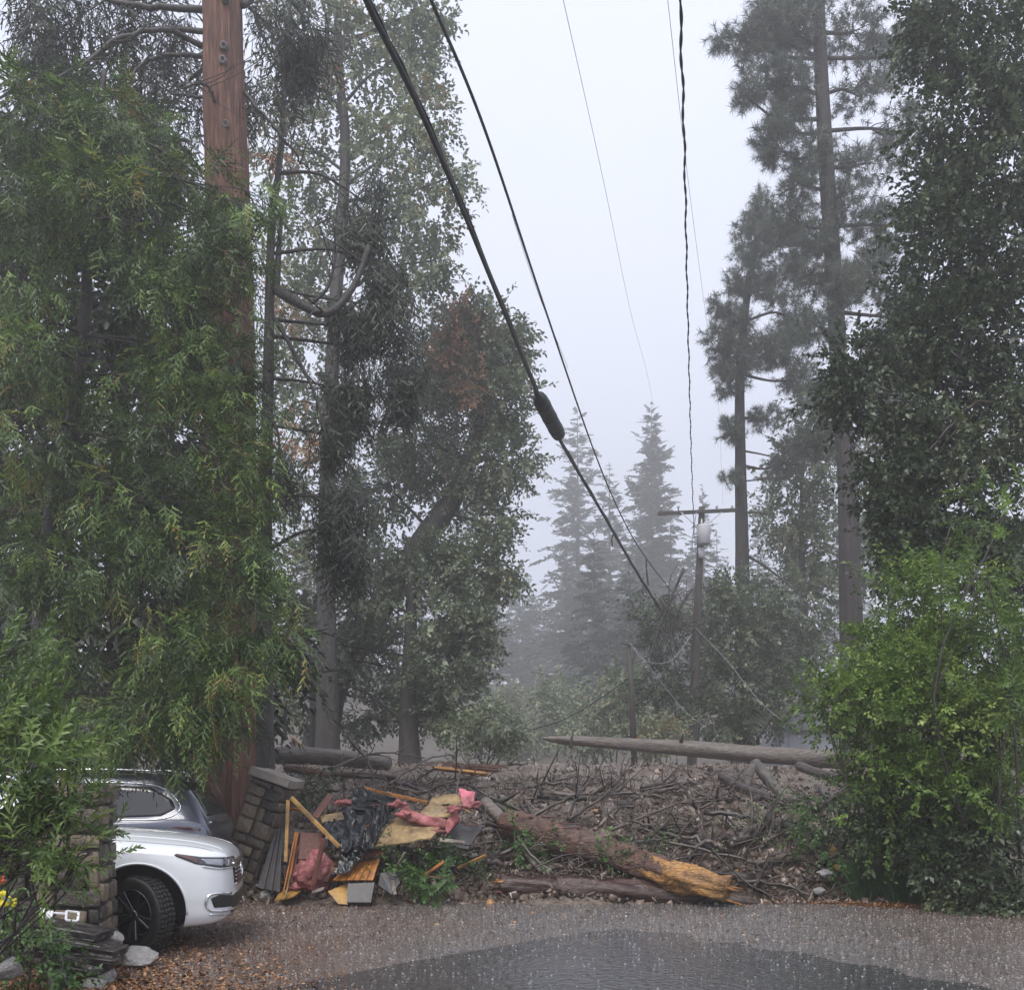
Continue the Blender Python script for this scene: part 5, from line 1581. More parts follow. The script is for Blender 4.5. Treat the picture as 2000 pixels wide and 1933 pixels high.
# ---- reddish beam in front and the dark log behind it
t = empty('red_beam', tuple(at(1100, 1740, 14.75))); tag(t, 'long wet reddish beam lying at the very front of the slide', 'beam')
rough_log([at(975, 1727, 14.75), at(1100, 1735, 14.7), at(1215, 1742, 14.65), at(1385, 1750, 14.6)], [.13, .175, .18, .14], seed=3, rough=.05, flute=.08, sides=26, n=60).build('beam', M['red_wood_x'], t, True)
for k in range(9):
    g = Geo(); a = np.array(at(980, 1727, 14.72)) + rng.normal(size=3) * [.02, .04, .07]; d = np.array([-.12, -.02, .01]) * rng.uniform(.4, 1.3); tube(g, [a - d, a, a + d], [.03, .025, .004], 5); g.build('broken_tip', M['wood_fresh' if k % 2 else 'red_wood'], t)
for k in range(9):
    g = Geo(); a = np.array(at(1383, 1750, 14.6)) + rng.normal(size=3) * [.02, .05, .07]; d = np.array([.14, -.02, -.01]) * rng.uniform(.4, 1.3); tube(g, [a - d, a, a + d], [.035, .03, .004], 5); g.build('broken_tip', M['bark_dark' if k % 2 else 'red_wood'], t)
for pts, r_, lab, mt in (
        ([(945, 1565, 16.4), (1000, 1618, 15.9), (1050, 1660, 15.5)], .10, 'pale grey leaning log just right of the pink foam', 'log_grey'),
        ([(540, 1474, 24), (640, 1478, 24), (760, 1490, 23.5)], .20, 'grey log at the back of the slide above the tilted pillar', 'log_grey'),
        ([(650, 1512, 20), (720, 1514, 19.8), (775, 1518, 19.6)], .06, 'short reddish log behind the black plastic', 'red_wood'),
        ([(560, 1500, 21), (610, 1507, 20.5), (670, 1520, 20)], .08, 'brown log on the mud beside the tilted pillar', 'log_brown'),
        ([(1410, 1516, 20.5), (1455, 1540, 19.8), (1510, 1560, 19)], .10, 'dark broken log slanting down toward the leafy clump', 'bark_branch'),
        ([(1475, 1490, 21), (1500, 1520, 20.5), (1525, 1550, 20)], .11, 'knobbly broken stump end standing out of the mud', 'bark_grey'),
        ([(1470, 1496, 20.6), (1463, 1515, 20.5), (1460, 1538, 20.4)], .09, 'short upright stub beside the knobbly stump', 'bark_grey'),
        ([(1590, 1580, 17), (1630, 1555, 17.3), (1668, 1535, 17.6)], .09, 'dark log rising toward the bright shrub', 'bark_branch'),
        ([(1500, 1600, 17.3), (1560, 1625, 16.6), (1600, 1640, 16.2)], .10, 'dark wet log low at the right of the slide', 'bark_branch'),
        ([(1025, 1660, 15.2), (1060, 1700, 14.95), (1100, 1716, 14.85)], .05, 'pale peeled stick in front of the split log', 'grey_board'),
        ([(1560, 1495, 22), (1620, 1515, 21), (1700, 1520, 20)], .10, 'long dark log at the back right of the slide', 'bark_branch'),
        ([(1380, 1755, 14.45), (1430, 1757, 14.4), (1480, 1762, 14.5)], .07, 'dark purple-brown chunk beside the split orange end', 'bark_branch')):
    mt = {'log_grey': 'log_grey_x', 'red_wood': 'red_wood_x', 'log_brown': 'log_brown_x'}.get(mt, mt)
    t = rough_log([at(*p) for p in pts], [r_, r_ * 1.05, r_ * .8], seed=int(pts[0][0]), n=24, sides=14, rough=.04).build('broken_log', M[mt], None, True)
    tag(t, lab, 'log')

# ---- splintered yellow wood
for pts, lab in ((((850, 1498, 21), (985, 1512, 20.6)), 'long splintered yellow timber on the mud behind the plywood'), (((565, 1437, 26), (600, 1470, 25)), 'pale orange broken plank propped at the back of the slide')):
    a, b = at(*pts[0]), at(*pts[1])
    t = empty('splintered_timber', tuple(a)); tag(t, lab, 'timber')
    for k in range(4):
        j = Vector(rng.normal(size=3) * .04)
        beam('splinter', a + j + (b - a) * rng.uniform(0, .2), b + j * 2 - (b - a) * rng.uniform(0, .2), rng.uniform(.05, .1), rng.uniform(.03, .06), M['wood_fresh'] if k % 2 else M['log_brown'], t, roll=rng.uniform(0, 3))
g = rough_log([at(1620, 1648, 15.6), at(1627, 1668, 15.5), at(1640, 1700, 15.4)], [.05, .10, .06], seed=5, n=14, sides=9, rough=.1)
tag(g.build('wood_chunk', M['yellow_wood']), 'small bright yellow chunk of wood standing at the right of the slide', 'wood')

# ---- broken branches, one object each
def branch_geo(path, r0, nt, tl, seed):
    r = np.random.default_rng(seed)
    g = Geo(); n = 16
    p = smooth_path(path, n); p[1:-1] += r.normal(size=(n - 2, 3)) * r0 * .3
    tube(g, p, np.linspace(r0, r0 * .35, n), 7, rough=.05, seed=seed)
    for k in range(nt):
        j = r.integers(3, n - 1); d = (p[min(j + 1, n - 1)] - p[j - 1]); d /= np.linalg.norm(d) + 1e-6
        q = p[j] + (d * .6 + r.normal(size=3) * [.7, .5, .6] + [0, 0, .25]) * tl * r.uniform(.4, 1)
        m = (p[j] + q) / 2 + r.normal(size=3) * tl * .06
        tube(g, smooth_path([p[j], m, q], 6), np.linspace(r0 * .45, .006, 6), 5)
    return g


HB = [([(680, 1440, 19), (720, 1490, 18.5), (735, 1540, 18)], .03, 'thin dark branch standing up above the black plastic'),
      ([(640, 1500, 19), (740, 1470, 19.5), (830, 1480, 20)], .03, 'long dark branch arching over the back left of the slide'),
      ([(760, 1530, 18), (840, 1480, 19), (900, 1475, 20)], .025, 'forked dark branch behind the long yellow timber'),
      ([(890, 1560, 16.8), (902, 1500, 17.2), (935, 1470, 17.6)], .025, 'upright dark twig beside the pink foam'),
      ([(1110, 1600, 17), (1130, 1530, 17.6), (1115, 1480, 18)], .03, 'bent dark branch rising behind the split log'),
      ([(1110, 1600, 17), (1190, 1545, 17.6), (1235, 1475, 18.4)], .035, 'long forked branch pointing up in the middle of the slide'),
      ([(1195, 1620, 16.6), (1270, 1590, 16.8), (1350, 1560, 17)], .035, 'pale-edged arching branch right of the split log'),
      ([(1345, 1545, 17.2), (1360, 1580, 16.9), (1375, 1620, 16.6)], .07, 'thick dark broken stub standing in the middle right'),
      ([(1375, 1585, 16.9), (1450, 1592, 16.7), (1500, 1615, 16.4), (1530, 1640, 16.1)], .05, 'heavy curved branch lying right of the broken stub'),
      ([(1290, 1640, 16), (1400, 1665, 15.7), (1520, 1690, 15.4), (1560, 1680, 15.4)], .03, 'long low branch above the split orange end'),
      ([(1390, 1660, 15.4), (1470, 1730, 14.8), (1560, 1770, 14.4)], .018, 'straight thin brown stick slanting down to the road'),
      ([(1440, 1720, 15), (1520, 1725, 14.9), (1590, 1750, 14.7)], .04, 'dark branch curling along the right foot of the slide'),
      ([(1560, 1745, 14.8), (1610, 1745, 14.7), (1660, 1720, 14.9)], .03, 'pale-edged branch curling up at the right foot of the slide'),
      ([(1500, 1640, 15.9), (1520, 1560, 16.4), (1550, 1520, 16.8)], .025, 'upright leafy twig in the leafy clump'),
      ([(1600, 1540, 17.4), (1640, 1600, 16.6), (1680, 1640, 16)], .03, 'crooked branch in front of the bright shrub'),
      ([(1420, 1540, 18.2), (1440, 1520, 18.4), (1455, 1500, 18.6)], .025, 'short crossing twig over the slanting log'),
      ([(770, 1660, 14.8), (900, 1650, 14.75), (990, 1640, 14.8)], .02, 'long thin branch over the leafy pile in front'),
      ([(930, 1700, 14.6), (940, 1670, 14.7), (945, 1655, 14.8)], .02, 'short pale upright stick in the leafy pile'),
      ([(860, 1740, 14.5), (900, 1725, 14.5), (945, 1715, 14.6)], .018, 'pale thin stick low in front of the leafy pile'),
      ([(1010, 1640, 15.2), (1060, 1690, 14.9), (1095, 1712, 14.8)], .03, 'dark branch crossing in front of the split log')]
for k, (pts, r0, lab) in enumerate(HB):
    tag(branch_geo([at(*p) for p in pts], r0, 5, .45, 300 + k).build('broken_branch', M['bark_branch'], None, True), lab, 'branch', 'broken branches on the slide')
for k in range(160):
    y = 15.0 + 9 * rng.uniform() ** 1.7
    lo, hi = (-1.2, 5.2) if y < 16.5 else (-4.2 - (y - 16) * .35, 5.6 + (y - 16) * .28)
    x = rng.uniform(lo, hi)
    if rng.uniform() < .45: x = rng.uniform(1.5, hi)
    z = on_mud(x, y)
    a = rng.uniform(0, 6.28); L = rng.uniform(.35, 1.3)
    d = np.array([math.cos(a), math.sin(a) * .5, rng.uniform(-.15, .5)]) * L / 2
    c = np.array([x, y, z + .04 + max(0, d[2] * .5)])
    tag(branch_geo([c - d, c + rng.normal(size=3) * .035, c + d], rng.uniform(.012, .042), rng.integers(2, 6), .4, 500 + k).build('tangled_branch', M['bark_branch'], None, True),
        ('long' if L > .8 else 'short') + ' dark thin branch tangled ' + where(x, y), 'branch', 'tangled branches ' + where(x, y))

for k in range(46):
    y = 15.2 + 8 * rng.uniform() ** 1.6
    lo, hi = (-.3, 5.0) if y < 17 else (-4.0 - (y - 16) * .3, 5.4 + (y - 16) * .25)
    x = rng.uniform(lo, hi)
    a = rng.uniform(-.9, .9) + (math.pi if rng.uniform() < .5 else 0); L = rng.uniform(.9, 2.2); r0 = rng.uniform(.035, .095)
    d = np.array([math.cos(a), math.sin(a) * .6, rng.uniform(-.05, .35)]) * L / 2
    c = np.array([x, y, on_mud(x, y) + .06 + max(0, d[2] * .6)])
    tag(branch_geo([c - d, c + rng.normal(size=3) * .06, c + d], r0, rng.integers(2, 6), .55, 900 + k).build('broken_limb', M['bark_branch'], None, True),
        ('long' if L > 1.5 else 'short') + ' thick broken limb jammed ' + where(x, y), 'branch', 'thick limbs ' + where(x, y))

# ---- leafy branches torn off and lying in the debris
for k, (blobs, lab, mt, kind, dens) in enumerate([
        ([(800, 1670, 60, 30, 14.75, .3), (760, 1690, 45, 35, 14.7, .25), (870, 1690, 55, 35, 14.7, .3)], 'big torn leafy branch lying in front of the plywood', 'ivy', 'shrub', 36),
        ([(850, 1730, 40, 26, 14.5, .2), (820, 1715, 30, 20, 14.5, .2)], 'drooping green leafy sprig hanging to the road', 'ivy', 'lance', 40),
        ([(1010, 1640, 45, 26, 15.2, .25), (1050, 1660, 30, 20, 15.1, .2)], 'leafy sprig between the pale leaning log and the split log', 'ivy', 'shrub', 36),
        ([(1180, 1685, 32, 30, 14.85, .2), (1215, 1665, 24, 22, 14.9, .2)], 'green leafy sprig lying on the split log', 'ivy', 'shrub', 42),
        ([(1245, 1650, 40, 18, 15.4, .2)], 'small leafy sprig behind the split log', 'ivy', 'shrub', 30),
        ([(640, 1530, 60, 28, 17.5, .4), (590, 1540, 30, 22, 17.3, .3)], 'grey-green leafy branch lying behind the wreckage', 'oak_dark', 'shrub', 30),
        ([(1510, 1590, 34, 40, 16.6, .3), (1500, 1640, 40, 26, 16.2, .3), (1430, 1640, 50, 22, 16.2, .3)], 'leafy clump on the right half of the slide', 'oak_leaf', 'shrub', 24),
        ([(1590, 1680, 40, 24, 15.3, .25), (1560, 1640, 40, 24, 15.8, .3)], 'leafy branch beside the yellow wood chunk', 'ivy', 'shrub', 30),
        ([(1620, 1600, 40, 30, 16.3, .3), (1580, 1560, 30, 30, 16.8, .3)], 'leafy branch under the bright shrub', 'ivy', 'shrub', 24)]):
    c, rad = blob_m(blobs[0])
    t = empty('leafy_branch', tuple(c)); tag(t, lab, 'branch', 'torn leafy branches')
    g = Geo(); cl = crown(g, kind, blobs, dens, .95, droop=.2, tint=(.5, .22), clump=8, clump_r=.10, rand=.8)
    g.build('leaves', M[mt], t)['kind'] = 'stuff'
    for c_ in cl: limb(t, M['bark_branch'], c_[0] + rng.normal(size=3) * [.5, .2, .1], c_, .014, name='twig', maxn=8, sag=.02)

# ---- boulders
def rock_mesh(seed, sub=3):
    bm = bmesh.new(); bmesh.ops.create_icosphere(bm, subdivisions=sub, radius=.5)
    f1 = make_noise(seed, 3, .7, .55)
    r = random.Random(seed)
    planes = [(Vector((r.uniform(-1, 1), r.uniform(-1, 1), r.uniform(-1, 1))).normalized(), r.uniform(.28, .42)) for _ in range(9)]
    for v in bm.verts:
        for n_, d_ in planes:
            h = v.co.dot(n_) - d_
            if h > 0: v.co -= n_ * h * .9
        v.co += v.co.normalized() * .03 * float(f1(np.array(v.co) * 3))
    me = bpy.data.meshes.new('rock'); bm.to_mesh(me); bm.free()
    me.materials.append(M['rock']); me.set_sharp_from_angle(angle=R(30))
    for p in me.polygons: p.use_smooth = True
    me.set_sharp_from_angle(angle=R(28))
    return me


ROCKS = [rock_mesh(s) for s in range(6)]


def rock(px, py, Y, w, h, lab, group=None, k=0, name='rock'):
    o = link(name, ROCKS[k % 6]); o.location = at(px, py, Y); o.scale = (w, w * .8, h); o.rotation_euler = (rng.uniform(-.3, .3), rng.uniform(-.3, .3), rng.uniform(0, 6))
    return tag(o, lab, 'rock', group)


rock(275, 1868, 9.75, .42, .24, 'pale speckled rock lying beside the white car tyre', k=1)
rock(205, 1905, 8.9, .24, .20, 'angular white rock at the foot of the dark slabs', k=2)
rock(180, 1925, 8.7, .25, .16, 'grey rock under the angular white rock', k=3)
rock(222, 1835, 9.3, .22, .16, 'light grey rock wedged at the end of the dark slabs', k=4)
rock(520, 1748, 14.6, .26, .17, 'small pale rock at the foot of the tilted pillar', k=5)
rock(20, 1890, 8.3, .30, .16, 'flat pale stone at the bottom left corner', k=0)
rock(120, 1915, 8.6, .22, .2, 'dark grey rock in the ground cover at the bottom left', k=2)
rock(1400, 1765, 14.2, .09, .06, 'small white stone beside the split orange end', k=1)
rock(1612, 1705, 15.1, .26, .16, 'purple-grey stone under the yellow wood chunk', k=3)
rock(1600, 1740, 14.7, .24, .13, 'rounded stone inside the curling branch at the right', k=4)
for k in range(46):
    y = 15.2 + 10 * rng.uniform() ** 1.5; x = rng.uniform(-3 - (y - 15) * .3, 5.2 + (y - 15) * .25); s = rng.uniform(.10, .28)
    o = link('mud_rock', ROCKS[k % 6]); o.location = (x, y, on_mud(x, y) + s * .15); o.scale = (s, s * .8, s * .6); o.rotation_euler = (rng.uniform(-.5, .5), rng.uniform(-.5, .5), rng.uniform(0, 6))
    tag(o, ('larger' if s > .19 else 'small') + ' muddy stone sunk ' + where(x, y), 'rock', 'muddy stones ' + where(x, y))

# ---- loose bits: chips, sticks and pebbles over the mud
def chip_tpls():
    out = []
    r = np.random.default_rng(77)
    for k in range(8):
        if k < 3: V = box_v(1.0, .45, .22) * (1 + r.normal(size=(8, 3)) * .18)
        elif k < 6: V = box_v(2.4, .14, .12) + r.normal(size=(8, 3)) * .04
        else: V = box_v(.8, .7, .6) * (1 + r.normal(size=(8, 3)) * .2)
        out.append((V, BOXF[1:], np.zeros(5), None, None))
    return out


TP['chip'] = chip_tpls()
_r = np.random.default_rng(78)
TP['grit'] = [(np.array([[-.5, -.4, -.2], [.5, -.4, -.2], [.45, .4, -.2], [-.5, .4, -.2], [.05, 0, .4]]) * (1 + _r.normal(size=(5, 3)) * .2), None, None, np.array([[0, 1, 4], [1, 2, 4], [2, 3, 4], [3, 0, 4]]), np.zeros(4)) for _ in range(5)]
TP['stick'] = [(np.array([[-1.4, -.07, -.06], [-1.4, .07, -.06], [-1.4, 0, .07], [1.4, -.05, -.05], [1.4, .05, -.05], [1.4, 0, .05]]) @ np.array([[0, 1, 0], [1, 0, 0], [0, 0, 1.]]) + _r.normal(size=(6, 3)) * .03, np.array([[0, 1, 4, 3], [1, 2, 5, 4], [2, 0, 3, 5]]), np.zeros(3), None, None) for _ in range(5)]


def scatter(name, n, xs, ys, zs, smin, smax, mat, tmean=.45, tsd=.22, flat=.35, power=2.0, kind='chip', lift=.3):
    g = Geo()
    d = rng.normal(size=(n, 3)); d[:, 2] *= flat
    s = smin + (smax - smin) * rng.uniform(size=n) ** power
    stamp(g, kind, np.stack([xs, ys, zs + s * lift * .5], -1), d, s, np.clip(rng.normal(tmean, tsd, n), 0, 1), rng.uniform(-3, 3, n) if flat > .3 and kind != 'grit' else rng.uniform(-.4, .4, n))
    return tag(g.build(name, mat), kind='stuff')


n = 24000
y = 14.5 + 19 * rng.uniform(size=n) ** 1.9
x = rng.uniform(size=n) * (10.5 + (y - 14.5) * .75) - 4.0 - (y - 14.5) * .42
scatter('debris_litter', n, x, y, mud_z(x, y), .02, .15, M['litter'], .42, .22, .5, 2.8)
n = 13000
y = 14.7 + 9 * rng.uniform(size=n) ** 1.5; x = rng.uniform(-3.6, 5.4, n)
scatter('twig_litter', n, x, y, mud_z(x, y) + .02, .03, .14, M['litter'], .22, .2, .7, 2.0, kind='stick')

# ================================================================== wreckage of a building
def wp(x, y, Y):      # pixel of the enlarged crop -> photo pixel
    return at(480 + x / 3.267, 1400 + y / 3.267, Y)


def sheet(name, quad, mat, label, cat, th=.02, bump=0.05, cuts=5, seed=1, parts=None):
    o = panel(name, quad, th, mat, None, bump, seed, cuts, smooth=True)
    o.data.set_sharp_from_angle(angle=R(40))
    return tag(o, label, cat)


t = beam('yellow_stud', wp(290, 512, 14.55), wp(598, 828, 14.35), .055, .05, M['yellow_wood']); tag(t, 'yellow wooden stud leaning diagonally against the black plastic', 'timber')
t = beam('yellow_stud', wp(270, 530, 14.7), wp(255, 925, 14.45), .05, .05, M['yellow_wood']); tag(t, 'upright yellow stud beside the tilted pillar', 'timber')
t = beam('yellow_batten', wp(725, 448, 16.2), wp(1160, 545, 15.9), .06, .05, M['orange_wood']); tag(t, 'long thin orange batten above the black plastic', 'timber')
t = beam('tan_board', wp(480, 655, 14.9), wp(820, 592, 15.3), .16, .025, M['plywood'], roll=.7); tag(t, 'narrow tan board lying across the black plastic', 'board')
for k, (a, b_, m_) in enumerate([((325, 735, 14.6), (262, 1090, 14.35), 'orange_wood'), ((350, 740, 14.65), (285, 1060, 14.4), 'red_wood'), ((305, 800, 14.55), (240, 1120, 14.3), 'orange_wood'), ((375, 745, 14.7), (310, 900, 14.5), 'red_wood')]):
    t = beam('splintered_board', wp(*a), wp(*b_), .07, .022, M[m_], roll=.5 * k); tag(t, ['orange splintered board leaning left of the pink insulation', 'dark red splintered board tight beside the pink insulation', 'outermost orange splintered board by the tilted pillar', 'short red splintered board above the pink insulation'][k], 'board')
t = beam('brown_post', wp(500, 770, 14.35), wp(428, 1075, 14.2), .06, .05, M['red_wood']); tag(t, 'brown post standing in front of the pink insulation', 'post')
t = beam('red_board', wp(440, 640, 14.8), wp(540, 500, 15.1), .10, .03, M['red_wood'], roll=.6); tag(t, 'dark red board leaning behind the diagonal yellow stud', 'board')
# black corrugated sheet
t = empty('corrugated_sheet', tuple(wp(150, 1090, 14.5))); tag(t, 'black corrugated sheet leaning on the tilted pillar', 'sheet')
for k in range(6):
    u0, u1 = k / 6, (k + 1) / 6
    tl, tr, bl, br = wp(195, 712, 14.75), wp(245, 700, 14.7), wp(75, 1085, 14.5), wp(225, 1115, 14.45)
    a0, a1 = tl.lerp(tr, u0), tl.lerp(tr, u1); b0, b1 = bl.lerp(br, u0), bl.lerp(br, u1)
    off = Vector((0, -.03 if k % 2 else 0, 0))
    panel('ridge', [b0 + off, b1 - Vector((.004, 0, 0)) + off, a1 + off - Vector((.004, 0, 0)), a0 + off], .02, M['roofing'], t)
# dark box
t = sheet('brown_crate', [wp(335, 905, 14.42), wp(470, 905, 14.42), wp(485, 735, 14.55), wp(350, 735, 14.55)], M['red_wood'], 'dark brown broken crate above the pink insulation', 'crate', th=-.25, bump=.01)
# pink insulation bulge
def puff(bm):
    bmesh.ops.create_icosphere(bm, subdivisions=4, radius=1)
    f1 = make_noise(55, 5, .55, .7); c = wp(428, 1012, 14.45)
    for v in bm.verts:
        n_ = float(f1(np.array(v.co)))
        s = 1 + .17 * n_
        v.co = Vector((v.co.x * .255 * s, v.co.y * .2 * s, v.co.z * .245 * s * (1.1 if v.co.z > 0 else 1))) + c
tag(bm_obj('insulation_roll', puff, M['insulation'], None, True), 'bulging pink insulation pushed out between the boards', 'insulation')
# orange bits on the ground
tag(panel('orange_offcut', [wp(185, 1178, 14.25), wp(300, 1150, 14.2), wp(355, 1110, 14.4), wp(290, 1095, 14.5), wp(215, 1130, 14.45)], .02, M['yellow_wood']), 'orange pointed offcut on the wet ground left of the insulation', 'board')
tag(panel('orange_offcut', [wp(525, 1115, 14.3), wp(590, 1195, 14.2), wp(652, 1200, 14.2), wp(660, 1060, 14.45)], .025, M['yellow_wood']), 'orange torn offcut standing on the wet ground right of the insulation', 'board')
# tongue and groove panel: separate boards
t = empty('tongue_groove_siding', tuple(wp(700, 1045, 14.35))); tag(t, 'orange tongue-and-groove panel tilted toward the road', 'panel')
c0, c1, c2, c3 = wp(555, 1045, 14.3), wp(815, 1045, 14.25), wp(860, 905, 14.55), wp(650, 950, 14.6)
for k in range(6):
    u0, u1 = k / 6 + .008, (k + 1) / 6 - .008
    panel('board', [c0.lerp(c1, u0), c0.lerp(c1, u1), c3.lerp(c2, u1), c3.lerp(c2, u0)], .022, M['orange_wood'], t)
tag(panel('red_plank', [wp(690, 905, 14.5), wp(880, 880, 14.5), wp(900, 845, 14.6), wp(720, 860, 14.6)], .03, M['red_wood']), 'rusty red plank above the tongue-and-groove panel', 'plank')
tag(panel('grey_slab', [wp(648, 1188, 14.15), wp(800, 1190, 14.15), wp(825, 1062, 14.3), wp(655, 1070, 14.3)], .05, M['roofing']), 'smooth dark grey slab standing under the orange panel', 'slab')
tag(panel('roof_shingle', [wp(845, 1075, 14.25), wp(930, 1135, 14.2), wp(985, 1060, 14.3), wp(950, 985, 14.45), wp(860, 1000, 14.4)], .03, M['roofing']), 'dark cracked roofing sheet right of the grey slab', 'sheet')
sheet('roofing_sheet', [wp(1250, 830, 14.75), wp(1420, 850, 14.7), wp(1520, 700, 15.2), wp(1330, 660, 15.3)], M['roofing'], 'dark roofing sheet below the pink foam', 'sheet', th=.03, bump=.03)
tag(panel('grey_strip', [wp(1235, 800, 14.6), wp(1400, 810, 14.6), wp(1395, 795, 14.65), wp(1240, 775, 14.65)], .02, M['grey_board']), 'pale grey strip under the dark roofing sheet', 'board')
# tan plywood sheets
sheet('plywood_sheet', [wp(800, 838, 14.45), wp(1180, 775, 14.5), wp(1275, 690, 14.9), wp(960, 648, 15.1)], M['plywood'], 'large tan plywood sheet lying tilted in front', 'plywood', bump=.03, seed=3)
sheet('plywood_sheet', [wp(1095, 640, 14.9), wp(1330, 625, 14.9), wp(1350, 570, 15.2), wp(1200, 540, 15.3)], M['plywood'], 'folded tan plywood strip edged with pink insulation', 'plywood', bump=.05, seed=5)
sheet('plywood_sheet', [wp(1100, 600, 15.1), wp(1240, 575, 15.1), wp(1385, 575, 15.2), wp(1350, 488, 15.6), wp(1215, 498, 15.6)], M['plywood'], 'uppermost tan plywood sheet next to the pink foam', 'plywood', bump=.03, seed=7)
t = panel('insulation_strip', [wp(975, 590, 15.0), wp(1010, 575, 15.1), wp(1110, 625, 14.9), wp(1275, 645, 14.75), wp(1270, 685, 14.7), wp(1040, 650, 14.8)], .06, M['insulation'], None, .04, 3, 4, True); tag(t, 'strip of pink insulation between the two lower plywood sheets', 'insulation')
t = panel('insulation_strip', [wp(1270, 660, 14.75), wp(1340, 600, 15.0), wp(1370, 640, 14.9), wp(1290, 740, 14.65)], .06, M['insulation'], None, .04, 8, 4, True); tag(t, 'torn pink insulation at the right edge of the plywood', 'insulation')
sheet('pink_foam', [wp(1385, 580, 15.2), wp(1450, 590, 15.15), wp(1468, 515, 15.4), wp(1360, 470, 15.5)], M['pink_foam'], 'bright pink foam piece at the top right of the wreckage', 'foam', th=.06, bump=.03)
# black plastic sheeting: a grid with folds
def plastic(name, quad, label, seed, amp=.07, nu=46, nv=34, sag=.0):
    q = [np.array(p) for p in quad]
    u = np.linspace(0, 1, nu)[:, None, None]; v = np.linspace(0, 1, nv)[None, :, None]
    P_ = (q[0] * (1 - u) + q[1] * u) * (1 - v) + (q[3] * (1 - u) + q[2] * u) * v
    r = np.random.default_rng(seed)
    uu, vv = u[..., 0], v[..., 0]
    fold = sum((1 - np.abs(np.sin((uu * r.uniform(.6, 2.2) + vv * r.uniform(1.2, 3.2)) * 3.14 + r.uniform(0, 6)))) ** 3 * r.uniform(.4, .9) for _ in range(5)) / 1.6
    fine = make_noise(seed, 4, 1.6, .6)(P_.reshape(-1, 3)).reshape(nu, nv)
    P_ = P_.copy(); P_[..., 1] -= (fold + .16 * fine) * amp; P_[..., 2] += (fold * .6 + .12 * fine) * amp
    P_[..., 0] += .012 * fine
    V = P_.reshape(-1, 3); i = np.arange(nu - 1)[:, None] * nv + np.arange(nv - 1)[None]
    Fq = np.stack([i, i + nv, i + nv + 1, i + 1], -1).reshape(-1, 4)
    me = npmesh(name, V, None, Fq, None, True)
    o = link(name, me, M['tarp']); md = o.modifiers.new('thick', 'SOLIDIFY'); md.thickness = .006
    return tag(o, label, 'plastic sheet')


plastic('black_plastic', [wp(395, 770, 14.6), wp(640, 880, 14.4), wp(960, 640, 15.0), wp(640, 560, 15.3)], 'large crumpled black plastic sheet over the wreckage', 11)
plastic('black_plastic', [wp(555, 1010, 14.25), wp(640, 1000, 14.25), wp(800, 830, 14.5), wp(640, 820, 14.5)], 'torn tail of black plastic hanging beside the insulation', 12, .05)
plastic('black_plastic', [wp(640, 600, 15.2), wp(960, 600, 15.1), wp(1010, 545, 15.5), wp(700, 450, 16.0)], 'upper fold of black plastic under the orange batten', 13, .09)
plastic('black_plastic', [wp(690, 850, 14.4), wp(800, 860, 14.4), wp(955, 560, 15.2), wp(850, 560, 15.2)], 'bunched black plastic fold left of the plywood', 14, .12)

for k in range(44):
    x_, y_ = rng.uniform(250, 1450), rng.uniform(560, 1130)
    Yd = 14.2 + (1130 - y_) / 560 * 1.1 - .05
    c = np.array(wp(x_, y_, Yd)); a = rng.uniform(0, 6.28); L = rng.uniform(.12, .5)
    d = np.array([math.cos(a), -.2, math.sin(a) * .7]) * L / 2
    mk = ['yellow_wood', 'red_wood', 'grey_board', 'orange_wood', 'roofing', 'plywood', 'red_wood', 'grey_board'][k % 8]
    t = beam('board_scrap', c - d, c + d, rng.uniform(.025, .09), rng.uniform(.01, .025), M[mk], roll=rng.uniform(0, 3))
    tag(t, {'yellow_wood': 'yellow', 'red_wood': 'dark red', 'grey_board': 'grey', 'orange_wood': 'orange', 'roofing': 'black roofing', 'plywood': 'tan plywood'}[mk] + ' splintered scrap ' + ('left of the black plastic' if x_ < 560 else 'around the black plastic' if x_ < 950 else 'around the plywood and pink foam'), 'board', 'splintered scraps in the wreckage')
for k in range(8):
    x_, y_ = [(980, 560), (1010, 620), (1320, 590), (1450, 560), (620, 545), (560, 980), (330, 1080), (1200, 730)][k]
    c = wp(x_, y_, 14.95 - (y_ - 500) * .001)
    def tuft(bm, c=c, k=k):
        bmesh.ops.create_icosphere(bm, subdivisions=3, radius=1)
        f1 = make_noise(600 + k, 4, .6, .7)
        for v in bm.verts:
            v.co = Vector((v.co.x * .10, v.co.y * .06, v.co.z * .05)) * (1 + .35 * float(f1(np.array(v.co)))) + c
    tag(bm_obj('insulation_tuft', tuft, M['insulation'], None, True), 'torn tuft of pink insulation among the boards', 'insulation', 'torn insulation tufts in the wreckage')

